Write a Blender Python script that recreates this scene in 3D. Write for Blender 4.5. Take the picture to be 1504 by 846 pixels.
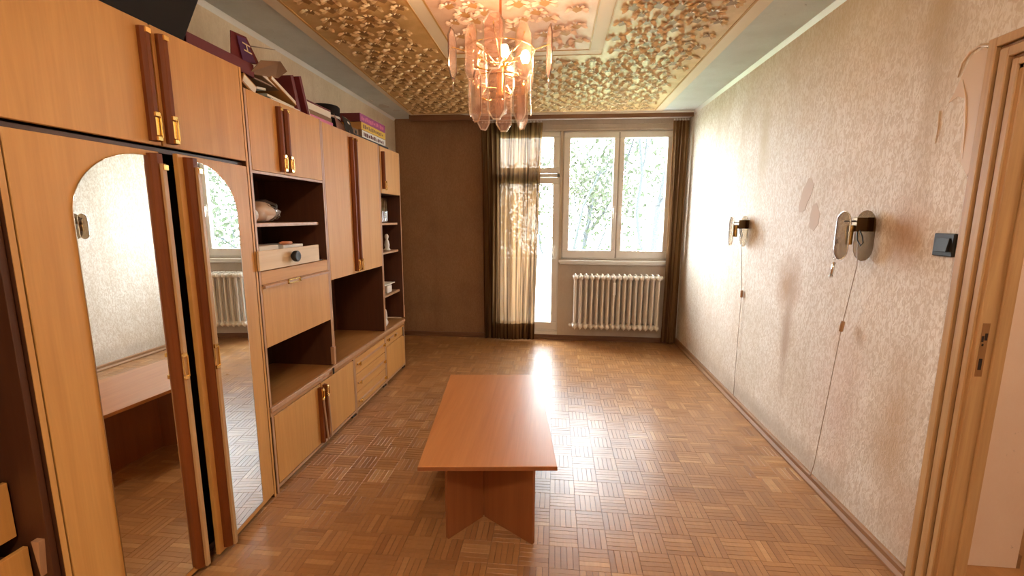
import bpy, bmesh, math, random
from mathutils import Vector, Matrix
random.seed(7)
PI = math.pi
S = bpy.context.scene
for o in list(bpy.data.objects): bpy.data.objects.remove(o)

# ------------------------------------------------------------------ camera
cam = bpy.data.cameras.new('camera'); camo = bpy.data.objects.new('camera', cam)
S.collection.objects.link(camo); S.camera = camo
cam.sensor_width = 36; cam.lens = 15.7546; cam.clip_start = 0.02
CR = Vector((0.99544874, 0.09519109, 0.00452308)); CU = Vector((-0.0193205, 0.15510995, 0.98770827)); CF = Vector((-0.09331945, 0.98330034, -0.15624315))
camo.matrix_world = Matrix(((CR.x, CU.x, -CF.x, 0), (CR.y, CU.y, -CF.y, 0), (CR.z, CU.z, -CF.z, 1.4707), (0, 0, 0, 1)))

# ------------------------------------------------------------------ world and light
SKY = 32.0
w = bpy.data.worlds.new('world'); S.world = w; w.use_nodes = True
bg = w.node_tree.nodes['Background']; bg.inputs[0].default_value = (0.90, 0.96, 1.0, 1); bg.inputs[1].default_value = SKY
S.view_settings.view_transform = 'Standard'; S.view_settings.look = 'None'; S.view_settings.gamma = 1
S.view_settings.exposure = 0.80; S.view_settings.use_curve_mapping = False
BULB = 230.0

def portal(name, loc, rot, sx, sy):
    l = bpy.data.lights.new(name, 'AREA'); l.shape = 'RECTANGLE'; l.size = sx; l.size_y = sy
    l.cycles.is_portal = True
    o = bpy.data.objects.new(name, l); S.collection.objects.link(o); o.location = loc; o.rotation_euler = rot
portal('daylight_portal', (0.26, 5.62, 1.3), (-PI/2, 0, 0), 2.1, 2.5)

# ------------------------------------------------------------------ dimensions
XL, XR, D, H = -1.90, 1.463, 5.343, 2.60
YR = -1.30                                      # rear wall
FX = -1.45                                      # front face of the wall unit

# ------------------------------------------------------------------ materials
def mat(name, col, rough=0.5, metal=0.0, **kw):
    m = bpy.data.materials.new(name); m.use_nodes = True
    b = m.node_tree.nodes['Principled BSDF']
    b.inputs['Base Color'].default_value = (*col, 1); b.inputs['Roughness'].default_value = rough
    b.inputs['Metallic'].default_value = metal
    for k, v in kw.items(): b.inputs[k].default_value = v
    return m
def N(m, t, **kw):
    n = m.node_tree.nodes.new(t)
    for k, v in kw.items(): setattr(n, k, v)
    return n
def L(m, a, b): m.node_tree.links.new(a, b)
def BS(m): return m.node_tree.nodes['Principled BSDF']
def coords(m, scale=(1, 1, 1), kind='Object', loc=(0, 0, 0)):
    tc = N(m, 'ShaderNodeTexCoord'); mp = N(m, 'ShaderNodeMapping')
    mp.inputs['Scale'].default_value = scale; mp.inputs['Location'].default_value = loc
    L(m, tc.outputs[kind], mp.inputs[0]); return mp.outputs[0]
def noise(m, vec, scale, detail=3, rough=0.5, dist=0.0):
    n = N(m, 'ShaderNodeTexNoise'); n.inputs['Scale'].default_value = scale; n.inputs['Detail'].default_value = detail
    n.inputs['Roughness'].default_value = rough; n.inputs['Distortion'].default_value = dist
    L(m, vec, n.inputs['Vector']); return n.outputs['Fac']
def ramp(m, fac, stops):
    r = N(m, 'ShaderNodeValToRGB'); e = r.color_ramp.elements
    while len(e) > 1: e.remove(e[-1])
    e[0].position = stops[0][0]; e[0].color = (*stops[0][1], 1)
    for p, c in stops[1:]:
        k = e.new(p); k.color = (*c, 1)
    L(m, fac, r.inputs[0]); return r.outputs[0]
def mix(m, fac, a, b, blend='MIX'):
    x = N(m, 'ShaderNodeMix', data_type='RGBA', blend_type=blend)
    if isinstance(fac, float): x.inputs[0].default_value = fac
    else: L(m, fac, x.inputs[0])
    for i, v in ((6, a), (7, b)):
        if isinstance(v, tuple): x.inputs[i].default_value = (*v, 1)
        else: L(m, v, x.inputs[i])
    return x.outputs[2]
def math_(m, op, a, b=None, clamp=False):
    x = N(m, 'ShaderNodeMath', operation=op); x.use_clamp = clamp
    for i, v in ((0, a), (1, b)):
        if v is None: continue
        if isinstance(v, (int, float)): x.inputs[i].default_value = v
        else: L(m, v, x.inputs[i])
    return x.outputs[0]
def bump(m, h, dist=0.002, strength=1.0):
    b = N(m, 'ShaderNodeBump'); b.inputs['Distance'].default_value = dist; b.inputs['Strength'].default_value = strength
    L(m, h, b.inputs['Height']); L(m, b.outputs[0], BS(m).inputs['Normal'])
def wood(name, c1, c2, axis=2, rough=0.38, fine=1.0, coat=0.0):
    m = mat(name, c1, rough)
    sc = [26 * fine] * 3; sc[axis] = 1.3 * fine
    v = coords(m, tuple(sc))
    f = noise(m, v, 1.0, 5, 0.6, 0.6)
    s2 = [140 * fine] * 3; s2[axis] = 5
    g = noise(m, coords(m, tuple(s2)), 1.0, 2, 0.5)
    c = ramp(m, f, [(0.3, c2), (0.68, c1)])
    c = mix(m, math_(m, 'MULTIPLY', g, 0.30), c, tuple(x * 0.55 for x in c2))
    L(m, c, BS(m).inputs['Base Color']); bump(m, g, 0.0004, 0.5)
    BS(m).inputs['Coat Weight'].default_value = coat; BS(m).inputs['Coat Roughness'].default_value = 0.2
    return m
M = {}
M['front'] = wood('beech_veneer', (0.68, 0.350, 0.100), (0.58, 0.280, 0.072), 2, 0.50)
M['front_y'] = wood('beech_veneer_lengthwise', (0.68, 0.350, 0.100), (0.58, 0.280, 0.072), 1, 0.50)
M['desk'] = wood('beech_worktop', (0.52, 0.25, 0.085), (0.42, 0.19, 0.058), 1, 0.34)
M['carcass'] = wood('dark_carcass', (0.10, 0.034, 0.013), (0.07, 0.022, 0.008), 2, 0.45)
M['edge'] = wood('pale_edge_band', (0.55, 0.32, 0.18), (0.46, 0.25, 0.13), 2, 0.4)
M['rail'] = wood('reddish_handle_strip', (0.24, 0.065, 0.013), (0.13, 0.032, 0.006), 2, 0.5); BS(M['rail']).inputs['Specular IOR Level'].default_value = 0.2
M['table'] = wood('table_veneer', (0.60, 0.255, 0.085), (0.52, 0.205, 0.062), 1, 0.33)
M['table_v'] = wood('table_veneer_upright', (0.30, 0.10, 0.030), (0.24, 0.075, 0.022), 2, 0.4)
M['birch'] = wood('birch_box', (0.78, 0.60, 0.38), (0.70, 0.50, 0.29), 1, 0.5)
M['skirt'] = wood('skirting_wood', (0.36, 0.18, 0.075), (0.26, 0.12, 0.045), 1, 0.65)
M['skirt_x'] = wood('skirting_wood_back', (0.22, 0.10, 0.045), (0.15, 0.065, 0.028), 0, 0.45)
M['frame_wood'] = wood('door_frame_wood', (0.62, 0.39, 0.18), (0.46, 0.25, 0.10), 2, 0.42)
M['frame_dark'] = wood('door_frame_groove', (0.34, 0.17, 0.065), (0.24, 0.11, 0.040), 2, 0.45)
M['brass'] = mat('brass', (0.90, 0.66, 0.26), 0.22, 1.0)
M['chrome'] = mat('chrome', (0.75, 0.74, 0.72), 0.15, 1.0)
M['steel'] = mat('dull_steel', (0.35, 0.33, 0.31), 0.35, 1.0)
M['mirror'] = mat('mirror_silver', (0.90, 0.93, 0.92), 0.0, 1.0)
M['black'] = mat('black_plastic', (0.010, 0.009, 0.009), 0.5)
M['black_matt'] = mat('black_case', (0.006, 0.004, 0.004), 0.9)
M['white_paint'] = mat('white_paint', (0.74, 0.72, 0.69), 0.35)
M['cream_paint'] = mat('radiator_enamel', (0.73, 0.66, 0.57), 0.35)
M['paper'] = mat('paper', (0.80, 0.74, 0.64), 0.8)
M['maroon'] = mat('maroon_card', (0.13, 0.008, 0.012), 0.6)
M['maroon_dk'] = mat('maroon_cloth', (0.13, 0.016, 0.018), 0.6)
M['purple'] = mat('purple_print', (0.10, 0.03, 0.12), 0.5)
M['magenta'] = mat('magenta_print', (0.32, 0.05, 0.20), 0.5)
M['pink'] = mat('pink_print', (0.66, 0.16, 0.30), 0.5)
M['yellow'] = mat('yellow_print', (0.72, 0.47, 0.05), 0.5)
M['card'] = mat('brown_cardboard', (0.26, 0.155, 0.09), 0.8)
M['card_grey'] = mat('grey_cardboard', (0.34, 0.27, 0.22), 0.8)
M['orange'] = mat('ochre_cover', (0.50, 0.24, 0.07), 0.6)
M['white'] = mat('white_ceramic', (0.80, 0.77, 0.72), 0.3)
M['ivory'] = mat('ivory_ink', (0.80, 0.66, 0.45), 0.6)
M['plastic_cord'] = mat('pale_cord', (0.45, 0.34, 0.25), 0.5)
M['cord_switch'] = mat('tan_plastic', (0.42, 0.24, 0.12), 0.4)
M['leaf'] = mat('leaf', (0.013, 0.021, 0.0045), 0.9); BS(M['leaf']).inputs['Transmission Weight'].default_value = 0.0
M['bark'] = mat('bark', (0.012, 0.016, 0.018), 0.9)
M['ground'] = mat('lawn', (0.10, 0.14, 0.06), 0.9)
M['balcony'] = mat('balcony_paint', (0.55, 0.62, 0.66), 0.6)
M['concrete'] = mat('pale_concrete', (0.55, 0.53, 0.50), 0.8)
M['rubber'] = mat('dark_gap', (0.02, 0.012, 0.008), 0.8)

def sheet_glass(name, tint, gloss=0.08, rough=0.02, gain=0.45):
    m = bpy.data.materials.new(name); m.use_nodes = True; nt = m.node_tree
    nt.nodes.remove(BS(m)); out = nt.nodes['Material Output']
    t = N(m, 'ShaderNodeBsdfTransparent'); t.inputs[0].default_value = (*tint, 1)
    g = N(m, 'ShaderNodeBsdfGlossy'); g.inputs['Roughness'].default_value = rough; g.inputs[0].default_value = (1, 1, 1, 1)
    x = N(m, 'ShaderNodeMixShader')
    fr = N(m, 'ShaderNodeFresnel'); fr.inputs[0].default_value = 1.45
    L(m, math_(m, 'MAXIMUM', math_(m, 'MULTIPLY', fr.outputs[0], gain), gloss), x.inputs[0])
    L(m, t.outputs[0], x.inputs[1]); L(m, g.outputs[0], x.inputs[2]); L(m, x.outputs[0], out.inputs[0])
    return m
M['pane'] = sheet_glass('window_pane', (0.96, 0.97, 0.97), 0.04)
M['smoked'] = sheet_glass('smoked_glass', (0.80, 0.66, 0.57), 0.012, 0.10)
def frosted():
    m = sheet_glass('smoked_pink_glass', (0.88, 0.74, 0.66), 0.012, 0.10)
    nt = m.node_tree; out = nt.nodes['Material Output']; src = out.inputs[0].links[0].from_socket
    t = N(m, 'ShaderNodeBsdfTranslucent'); t.inputs[0].default_value = (0.62, 0.40, 0.32, 1)
    d = N(m, 'ShaderNodeBsdfDiffuse'); d.inputs[0].default_value = (0.50, 0.33, 0.27, 1)
    a = N(m, 'ShaderNodeMixShader'); a.inputs[0].default_value = 0.5; L(m, t.outputs[0], a.inputs[1]); L(m, d.outputs[0], a.inputs[2])
    x = N(m, 'ShaderNodeMixShader'); x.inputs[0].default_value = 0.20; L(m, src, x.inputs[1]); L(m, a.outputs[0], x.inputs[2]); L(m, x.outputs[0], out.inputs[0])
    return m
M['smoked'] = frosted()
M['rim_dark'] = mat('dark_glass_edge', (0.05, 0.022, 0.014), 0.2)
M['smoked_grey'] = sheet_glass('smoked_grey_glass', (0.52, 0.42, 0.31), 0.010, 0.15, 0.14)
M['rim'] = sheet_glass('polished_glass_edge', (0.97, 0.92, 0.86), 0.50, 0.22)
M['bulb_glass'] = sheet_glass('clear_bulb_glass', (0.95, 0.88, 0.80), 0.18, 0.03)
M['clear'] = sheet_glass('clear_drinking_glass', (0.85, 0.88, 0.86), 0.28, 0.05)
def emit(name, col, s):
    m = bpy.data.materials.new(name); m.use_nodes = True; nt = m.node_tree; nt.nodes.remove(BS(m))
    e = N(m, 'ShaderNodeEmission'); e.inputs[0].default_value = (*col, 1); e.inputs[1].default_value = s
    L(m, e.outputs[0], nt.nodes['Material Output'].inputs[0]); return m
M['bulb_lit'] = emit('lit_bulb', (1.0, 0.68, 0.42), BULB)

# curtain: sheer brown voile with woven stripes
def curtain_mat(name, c1, c2, open_):
    m = bpy.data.materials.new(name); m.use_nodes = True; nt = m.node_tree; nt.nodes.remove(BS(m))
    v = coords(m, (34, 34, 0.25)); f = noise(m, v, 1.0, 4, 0.7)
    c = ramp(m, f, [(0.40, c1), (0.60, c2)])
    d = N(m, 'ShaderNodeBsdfDiffuse'); t = N(m, 'ShaderNodeBsdfTranslucent'); tr = N(m, 'ShaderNodeBsdfTransparent')
    L(m, c, d.inputs[0]); L(m, c, t.inputs[0]); tr.inputs[0].default_value = (1, 0.93, 0.82, 1)
    a = N(m, 'ShaderNodeMixShader'); a.inputs[0].default_value = 0.55; L(m, d.outputs[0], a.inputs[1]); L(m, t.outputs[0], a.inputs[2])
    b = N(m, 'ShaderNodeMixShader'); L(m, a.outputs[0], b.inputs[1]); L(m, tr.outputs[0], b.inputs[2])
    g = ramp(m, f, [(0.35, (open_ * 0.5,) * 3), (0.65, (open_ * 1.5,) * 3)]); L(m, g, b.inputs[0])
    L(m, b.outputs[0], nt.nodes['Material Output'].inputs[0]); return m
M['curtain'] = curtain_mat('sheer_brown_voile', (0.055, 0.027, 0.012), (0.26, 0.145, 0.065), 0.012)
M['curtain_dark'] = curtain_mat('sheer_dark_voile', (0.12, 0.062, 0.030), (0.30, 0.175, 0.085), 0.014)

# wallpapers
def wallpaper(name, base, spot, dark, stains_tints=(), spot_amt=0.5, bd=0.0016):
    m = mat(name, base, 0.75)
    v = coords(m); v2 = coords(m, (1, 1, 0.45))
    f = noise(m, v2, 75, 3, 0.55, 1.2); big = noise(m, v, 1.7, 4, 0.6); st = noise(m, coords(m, (5, 5, 0.7)), 1.0, 4, 0.6)
    fl = ramp(m, f, [(0.44, (0, 0, 0)), (0.56, (1, 1, 1))])
    c = mix(m, math_(m, 'MULTIPLY', fl, spot_amt), base, spot)
    c = mix(m, ramp(m, big, [(0.45, (0, 0, 0)), (0.75, (0.45,) * 3)]), c, dark)
    c = mix(m, ramp(m, st, [(0.50, (0, 0, 0)), (0.78, (0.40,) * 3)]), c, dark)
    pits = noise(m, v, 24, 4, 0.7)
    c = mix(m, ramp(m, pits, [(0.68, (0, 0, 0)), (0.75, (0.55,) * 3)]), c, tuple(x * 0.45 for x in dark))
    if stains_tints:
        sep = N(m, 'ShaderNodeSeparateXYZ'); L(m, v, sep.inputs[0])
        wob = noise(m, v, 6, 4, 0.6)
        for (y, z, ry, rz, col, amt) in stains_tints:
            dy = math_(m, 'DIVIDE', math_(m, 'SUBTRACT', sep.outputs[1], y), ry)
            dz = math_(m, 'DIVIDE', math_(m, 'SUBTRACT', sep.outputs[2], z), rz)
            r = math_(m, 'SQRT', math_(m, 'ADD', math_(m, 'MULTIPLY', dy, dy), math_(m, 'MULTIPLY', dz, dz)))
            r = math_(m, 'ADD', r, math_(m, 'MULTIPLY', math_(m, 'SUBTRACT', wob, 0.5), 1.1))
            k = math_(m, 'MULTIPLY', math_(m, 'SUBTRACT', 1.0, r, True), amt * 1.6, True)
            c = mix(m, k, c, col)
    L(m, c, BS(m).inputs['Base Color']); bump(m, f, bd, 0.7)
    return m
brown = (0.42, 0.235, 0.115)
M['paper_right'] = wallpaper('cream_wallpaper', (0.67, 0.57, 0.46), (0.86, 0.80, 0.72), (0.52, 0.40, 0.26), stains_tints=(
    (2.93, 1.05, 0.17, 0.26, (0.50, 0.33, 0.20), 0.8), (2.90, 0.75, 0.07, 0.50, (0.47, 0.34, 0.24), 0.75),
    (2.03, 1.42, 0.14, 0.20, (0.50, 0.32, 0.20), 0.50), (1.95, 0.55, 0.16, 0.5, (0.52, 0.36, 0.22), 0.5),
    (2.0, 2.25, 0.10, 0.8, (0.52, 0.40, 0.26), 0.6), (1.80, 0.2, 0.22, 0.25, (0.50, 0.34, 0.22), 0.5),
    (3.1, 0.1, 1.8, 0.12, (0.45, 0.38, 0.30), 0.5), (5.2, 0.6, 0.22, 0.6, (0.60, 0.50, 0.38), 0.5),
    (2.35, 0.55, 0.25, 0.5, (0.70, 0.50, 0.42), 0.3), (2.5, 2.65, 2.0, 0.75, (0.58, 0.43, 0.23), 0.5), (3.45, 2.0, 0.12, 0.5, (0.58, 0.47, 0.30), 0.5)), spot_amt=0.9, bd=0.0022)  # stains, plus a wide ochre tint deepening towards the wall top
M['paper_left'] = wallpaper('cream_wallpaper_left', (0.66, 0.53, 0.37), (0.74, 0.62, 0.45), (0.42, 0.28, 0.16))
M['paper_back'] = wallpaper('brown_wallpaper', (0.27, 0.145, 0.072), (0.34, 0.195, 0.105), (0.15, 0.075, 0.036), spot_amt=0.5)
M['plaster_back'] = wallpaper('grey_plaster', (0.56, 0.48, 0.40), (0.62, 0.55, 0.47), (0.36, 0.28, 0.20), spot_amt=0.3)
M['paper_hall'] = wallpaper('peach_hall_paint', (0.80, 0.60, 0.45), (0.82, 0.64, 0.50), (0.72, 0.50, 0.36), spot_amt=0.3, bd=0.0006)
M['ceil_blue'] = wallpaper('grey_blue_ceiling_paper', (0.58, 0.61, 0.60), (0.64, 0.67, 0.66), (0.42, 0.41, 0.38), spot_amt=0.35, bd=0.0006)
M['cream_strip'] = mat('cream_strip', (0.72, 0.60, 0.45), 0.6)
M['filler'] = mat('smeared_filler', (0.66, 0.47, 0.30), 0.45)
M['bare'] = mat('bare_plaster', (0.60, 0.47, 0.37), 0.8)
M['peel'] = mat('peeled_paint', (0.55, 0.53, 0.50), 0.7)
def gold():
    m = mat('ochre_ceiling_paper', (0.60, 0.36, 0.13), 0.42)
    f = noise(m, coords(m), 9, 5, 0.6); g = noise(m, coords(m), 1.2, 2)
    c = ramp(m, f, [(0.35, (0.56, 0.34, 0.125)), (0.65, (0.70, 0.46, 0.20))])
    L(m, c, BS(m).inputs['Base Color']); bump(m, noise(m, coords(m), 60, 3), 0.001, 0.5); return m
M['gold'] = gold()
def peach():
    m = mat('peach_ceiling_paper', (0.72, 0.45, 0.31), 0.45)
    f = noise(m, coords(m), 7, 5, 0.6)
    L(m, ramp(m, f, [(0.35, (0.68, 0.40, 0.26)), (0.65, (0.78, 0.55, 0.42))]), BS(m).inputs['Base Color'])
    bump(m, noise(m, coords(m), 60, 3), 0.001, 0.5); return m
M['peach'] = peach()
M['motif_lt'] = mat('motif_cream', (0.80, 0.60, 0.34), 0.38)
M['motif_dk'] = mat('motif_brown', (0.30, 0.155, 0.050), 0.5)
M['motif_pk'] = mat('motif_pale_pink', (0.80, 0.58, 0.44), 0.4)
M['ochre_line'] = mat('ochre_border', (0.50, 0.27, 0.07), 0.5)

def parquet():
    m = mat('mosaic_parquet', (0.3, 0.15, 0.06), 0.3)
    at = N(m, 'ShaderNodeAttribute', attribute_name='tone'); at2 = N(m, 'ShaderNodeAttribute', attribute_name='dir')
    va = coords(m, (90, 6, 6)); vb = coords(m, (6, 90, 6))
    vm = N(m, 'ShaderNodeMix', data_type='VECTOR'); L(m, at2.outputs['Fac'], vm.inputs[0]); L(m, va, vm.inputs[4]); L(m, vb, vm.inputs[5])
    g = noise(m, vm.outputs[1], 1.0, 4, 0.6)
    c = ramp(m, at.outputs['Fac'], [(0.0, (0.32, 0.145, 0.052)), (0.35, (0.41, 0.195, 0.072)), (0.75, (0.50, 0.255, 0.098)), (1.0, (0.62, 0.35, 0.150))])
    c = mix(m, math_(m, 'MULTIPLY', g, 0.55), c, (0.17, 0.072, 0.026))
    wear = noise(m, coords(m), 2.2, 5, 0.65)
    c = mix(m, ramp(m, wear, [(0.45, (0, 0, 0)), (0.75, (0.5,) * 3)]), c, (0.24, 0.115, 0.055))
    kn = noise(m, coords(m), 17, 3, 0.7)
    c = mix(m, ramp(m, kn, [(0.70, (0, 0, 0)), (0.76, (0.8,) * 3)]), c, (0.05, 0.02, 0.01))
    L(m, c, BS(m).inputs['Base Color'])
    r = N(m, 'ShaderNodeMapRange'); r.inputs[3].default_value = 0.22; r.inputs[4].default_value = 0.40
    L(m, wear, r.inputs[0]); L(m, r.outputs[0], BS(m).inputs['Roughness'])
    bump(m, g, 0.0008, 0.5); return m
M['parquet'] = parquet()

# ------------------------------------------------------------------ mesh building
COL = S.collection
class MB:
    def __init__(s): s.v = []; s.f = []; s.mi = []; s.cur = 0; s.sm = []; s.smooth = False
    def add(s, vs, fs):
        b = len(s.v); s.v += [Vector(x) for x in vs]
        for f in fs: s.f.append([b + i for i in f]); s.mi.append(s.cur); s.sm.append(s.smooth)
        return s
    def box(s, x0, x1, y0, y1, z0, z1):
        if x0 > x1: x0, x1 = x1, x0
        if y0 > y1: y0, y1 = y1, y0
        if z0 > z1: z0, z1 = z1, z0
        return s.add([(x0,y0,z0),(x1,y0,z0),(x1,y1,z0),(x0,y1,z0),(x0,y0,z1),(x1,y0,z1),(x1,y1,z1),(x0,y1,z1)],
              [(0,3,2,1),(4,5,6,7),(0,1,5,4),(1,2,6,5),(2,3,7,6),(3,0,4,7)])
    def obox(s, c, size, R=Matrix.Identity(3)):
        h = [x / 2 for x in size]; vs = []
        for z in (-1, 1):
            for x, y in ((-1,-1),(1,-1),(1,1),(-1,1)): vs.append(Vector(c) + R @ Vector((x*h[0], y*h[1], z*h[2])))
        return s.add(vs, [(0,3,2,1),(4,5,6,7),(0,1,5,4),(1,2,6,5),(2,3,7,6),(3,0,4,7)])
    def prism(s, poly, axis, a, b):
        # poly: list of 2D points in the two other axes (in order x,y,z)
        def P(p, t):
            q = list(p); q.insert(axis, t); return tuple(q)
        n = len(poly); ar = sum(poly[i][0]*poly[(i+1)%n][1] - poly[(i+1)%n][0]*poly[i][1] for i in range(n))
        if (ar < 0) != (axis == 1): poly = poly[::-1]
        if a > b: a, b = b, a
        vs = [P(p, a) for p in poly] + [P(p, b) for p in poly]
        return s.add(vs, [tuple(range(n))[::-1], tuple(range(n, 2*n))] + [(i, (i+1) % n, n + (i+1) % n, n + i) for i in range(n)])
    def tube(s, pts, r, seg=8, caps=True, closed=False):
        pts = [Vector(p) for p in pts]; n = len(pts); rs = r if isinstance(r, (list, tuple)) else [r]*n
        vs = []; fs = []; up = None
        for i, p in enumerate(pts):
            if closed: t = pts[(i+1) % n] - pts[i-1]
            else: t = pts[min(i+1, n-1)] - pts[max(i-1, 0)]
            t.normalize()
            if up is None: up = Vector((0,0,1)) if abs(t.z) < 0.9 else Vector((1,0,0))
            a = t.cross(up).normalized(); b = a.cross(t).normalized(); up = b
            for k in range(seg):
                an = 2*PI*k/seg; vs.append(p + (a*math.cos(an) + b*math.sin(an))*rs[i])
        m = n if closed else n-1
        for i in range(m):
            j = (i+1) % n
            for k in range(seg):
                l = (k+1) % seg; fs.append((i*seg+k, i*seg+l, j*seg+l, j*seg+k)[::-1])
        if caps and not closed:
            fs.append(tuple(range(seg))); fs.append(tuple((n-1)*seg+k for k in range(seg))[::-1])
        o = s.smooth; s.smooth = True; s.add(vs, fs); s.smooth = o; return s
    def lathe(s, prof, c, seg=16, axis=2):
        # prof: (radius, height) pairs
        vs = []; fs = []; n = len(prof)
        for r, h in prof:
            for k in range(seg):
                a = 2*PI*k/seg; q = [r*math.cos(a), r*math.sin(a)]; q.insert(axis, h); vs.append(Vector(c) + Vector(q))
        for i in range(n-1):
            for k in range(seg):
                l = (k+1) % seg; f = (i*seg+k, i*seg+l, (i+1)*seg+l, (i+1)*seg+k); fs.append(f if axis != 1 else f[::-1])
        fs.append(tuple(range(seg))[::-1] if axis != 1 else tuple(range(seg)))
        fs.append(tuple((n-1)*seg+k for k in range(seg)) if axis != 1 else tuple((n-1)*seg+k for k in range(seg))[::-1])
        o = s.smooth; s.smooth = True; s.add(vs, fs); s.smooth = o; return s
    def xf(s, Mx):
        s.v = [Mx @ v for v in s.v]; return s
    def build(s, name, m, parent=None, bevel=0.0, seg=1, origin=None, label=None):
        me = bpy.data.meshes.new(name)
        root = parent
        while root is not None and root.parent is not None: root = root.parent
        off = Vector(root.location) if root is not None else (Vector(origin) if origin is not None else Vector((0,0,0)))
        me.from_pydata([tuple(v - off) for v in s.v], [], s.f)
        for x in (m if isinstance(m, list) else [m]): me.materials.append(x)
        me.polygons.foreach_set('material_index', s.mi)
        me.polygons.foreach_set('use_smooth', s.sm); me.update()
        o = bpy.data.objects.new(name, me); COL.objects.link(o)
        if parent is not None: o.parent = parent
        elif origin is not None: o.location = off
        if bevel:
            b = o.modifiers.new('bevel', 'BEVEL'); b.width = bevel; b.segments = seg; b.limit_method = 'ANGLE'; b.angle_limit = 0.9
        if label: o['label'] = label
        return o
def tag(o, label, cat, group=None, kind=None):
    o['label'] = label; o['category'] = cat
    if group: o['group'] = group
    if kind: o['kind'] = kind
    return o
def thing(name, loc, label, cat, group=None):
    o = bpy.data.objects.new(name, None); COL.objects.link(o); o.location = loc; o.empty_display_size = 0.1
    return tag(o, label, cat, group)
def struct(o, label=None, cat=None):
    o['kind'] = 'structure'
    if label: o['label'] = label
    if cat: o['category'] = cat
    return o
def sempty(name, loc, label, cat):
    o = bpy.data.objects.new(name, None); COL.objects.link(o); o.location = loc
    return struct(o, label, cat)
def RZ(a, p):
    return Matrix.Translation(p) @ Matrix.Rotation(a, 4, 'Z') @ Matrix.Translation(-Vector(p))

# ------------------------------------------------------------------ floor: mosaic parquet
floor = struct(MB().box(XL, XR, YR, D, -0.12, -0.008).build('floor', M['rubber']), 'glossy mosaic parquet floor of small oak strips laid in alternating squares', 'floor')
SQ = 0.131; NS = 5
strips = []
i0 = math.floor((XL) / SQ); j0 = math.floor(YR / SQ)
for i in range(i0, math.ceil(XR / SQ)):
    for j in range(j0, math.ceil(D / SQ)):
        d = (i + j) % 2; bt = random.random()
        for k in range(NS):
            wdt = SQ / NS; g = 0.0006
            if d == 0: x0, x1, y0, y1 = i*SQ, (i+1)*SQ, j*SQ + k*wdt, j*SQ + (k+1)*wdt
            else: x0, x1, y0, y1 = i*SQ + k*wdt, i*SQ + (k+1)*wdt, j*SQ, (j+1)*SQ
            x0 = max(x0 + g, XL); x1 = min(x1 - g, XR); y0 = max(y0 + g, YR); y1 = min(y1 - g, D)
            if x1 - x0 < 0.004 or y1 - y0 < 0.004: continue
            t = min(1, max(0, 0.30*bt + 0.22 + random.gauss(0.14, 0.20)))
            strips.append((x0, x1, y0, y1, random.uniform(-0.0007, 0), t, d))
def vis(s):
    x, y = (s[0]+s[1])/2, (s[2]+s[3])/2; d = Vector((x, y, -1.4707)); z = d.dot(CF)
    if z < 0.3: return 1e9
    px = 752 + 658.19*d.dot(CR)/z; py = 423 - 658.19*d.dot(CU)/z
    if not (0 < px < 1504 and 0 < py < 842) or x < FX + 0.03: return 1e9
    if -0.5 < x < 0.03 and 1.72 < y < 2.7: return 1e9
    return z
strips.sort(key=vis)
def strip_mesh(group, name):
    vs = []; fs = []; tn = []; dr = []
    for (x0, x1, y0, y1, z, t, d) in group:
        b = len(vs); c = 0.0006
        vs += [(x0,y0,-0.008),(x1,y0,-0.008),(x1,y1,-0.008),(x0,y1,-0.008),(x0,y0,z-c),(x1,y0,z-c),(x1,y1,z-c),(x0,y1,z-c),
               (x0+c,y0+c,z),(x1-c,y0+c,z),(x1-c,y1-c,z),(x0+c,y1-c,z)]
        fs += [(b+8,b+9,b+10,b+11)]
        for k in range(4):
            l = (k+1) % 4; fs += [(b+k, b+l, b+4+l, b+4+k), (b+4+k, b+4+l, b+8+l, b+8+k)]
        tn += [t]*12; dr += [float(d)]*12
    me = bpy.data.meshes.new(name); me.from_pydata(vs, [], fs)
    me.attributes.new('tone', 'FLOAT', 'POINT').data.foreach_set('value', tn)
    me.attributes.new('dir', 'FLOAT', 'POINT').data.foreach_set('value', dr)
    me.materials.append(M['parquet']); o = bpy.data.objects.new(name, me); COL.objects.link(o); o.parent = floor
    return o
for s_ in strips[:300]: strip_mesh([s_], 'parquet_strip')
strip_mesh(strips[300:], 'parquet_field')['kind'] = 'stuff'

# ------------------------------------------------------------------ walls
T = 0.30
struct(MB().box(XL - 0.15, XL, YR, D + T, 0, H).build('wall_left', M['paper_left']), 'cream textured wallpaper wall behind the wall unit', 'wall')
# right wall with the doorway: opening y 0.55..1.66, z 0..1.945
DY0, DY1, DZ = 0.70, 1.665, 1.965
wr = MB().box(XR, XR + 0.076, DY1, D + T, 0, H).box(XR, XR + 0.076, DY0, DY1, DZ, H).box(XR, XR + 0.076, YR, DY0, 0, H)
wr = struct(wr.build('wall_right', M['paper_right']), 'cream flecked stained wallpaper wall, ochre towards the top, with two wall lamps', 'wall')
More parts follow.
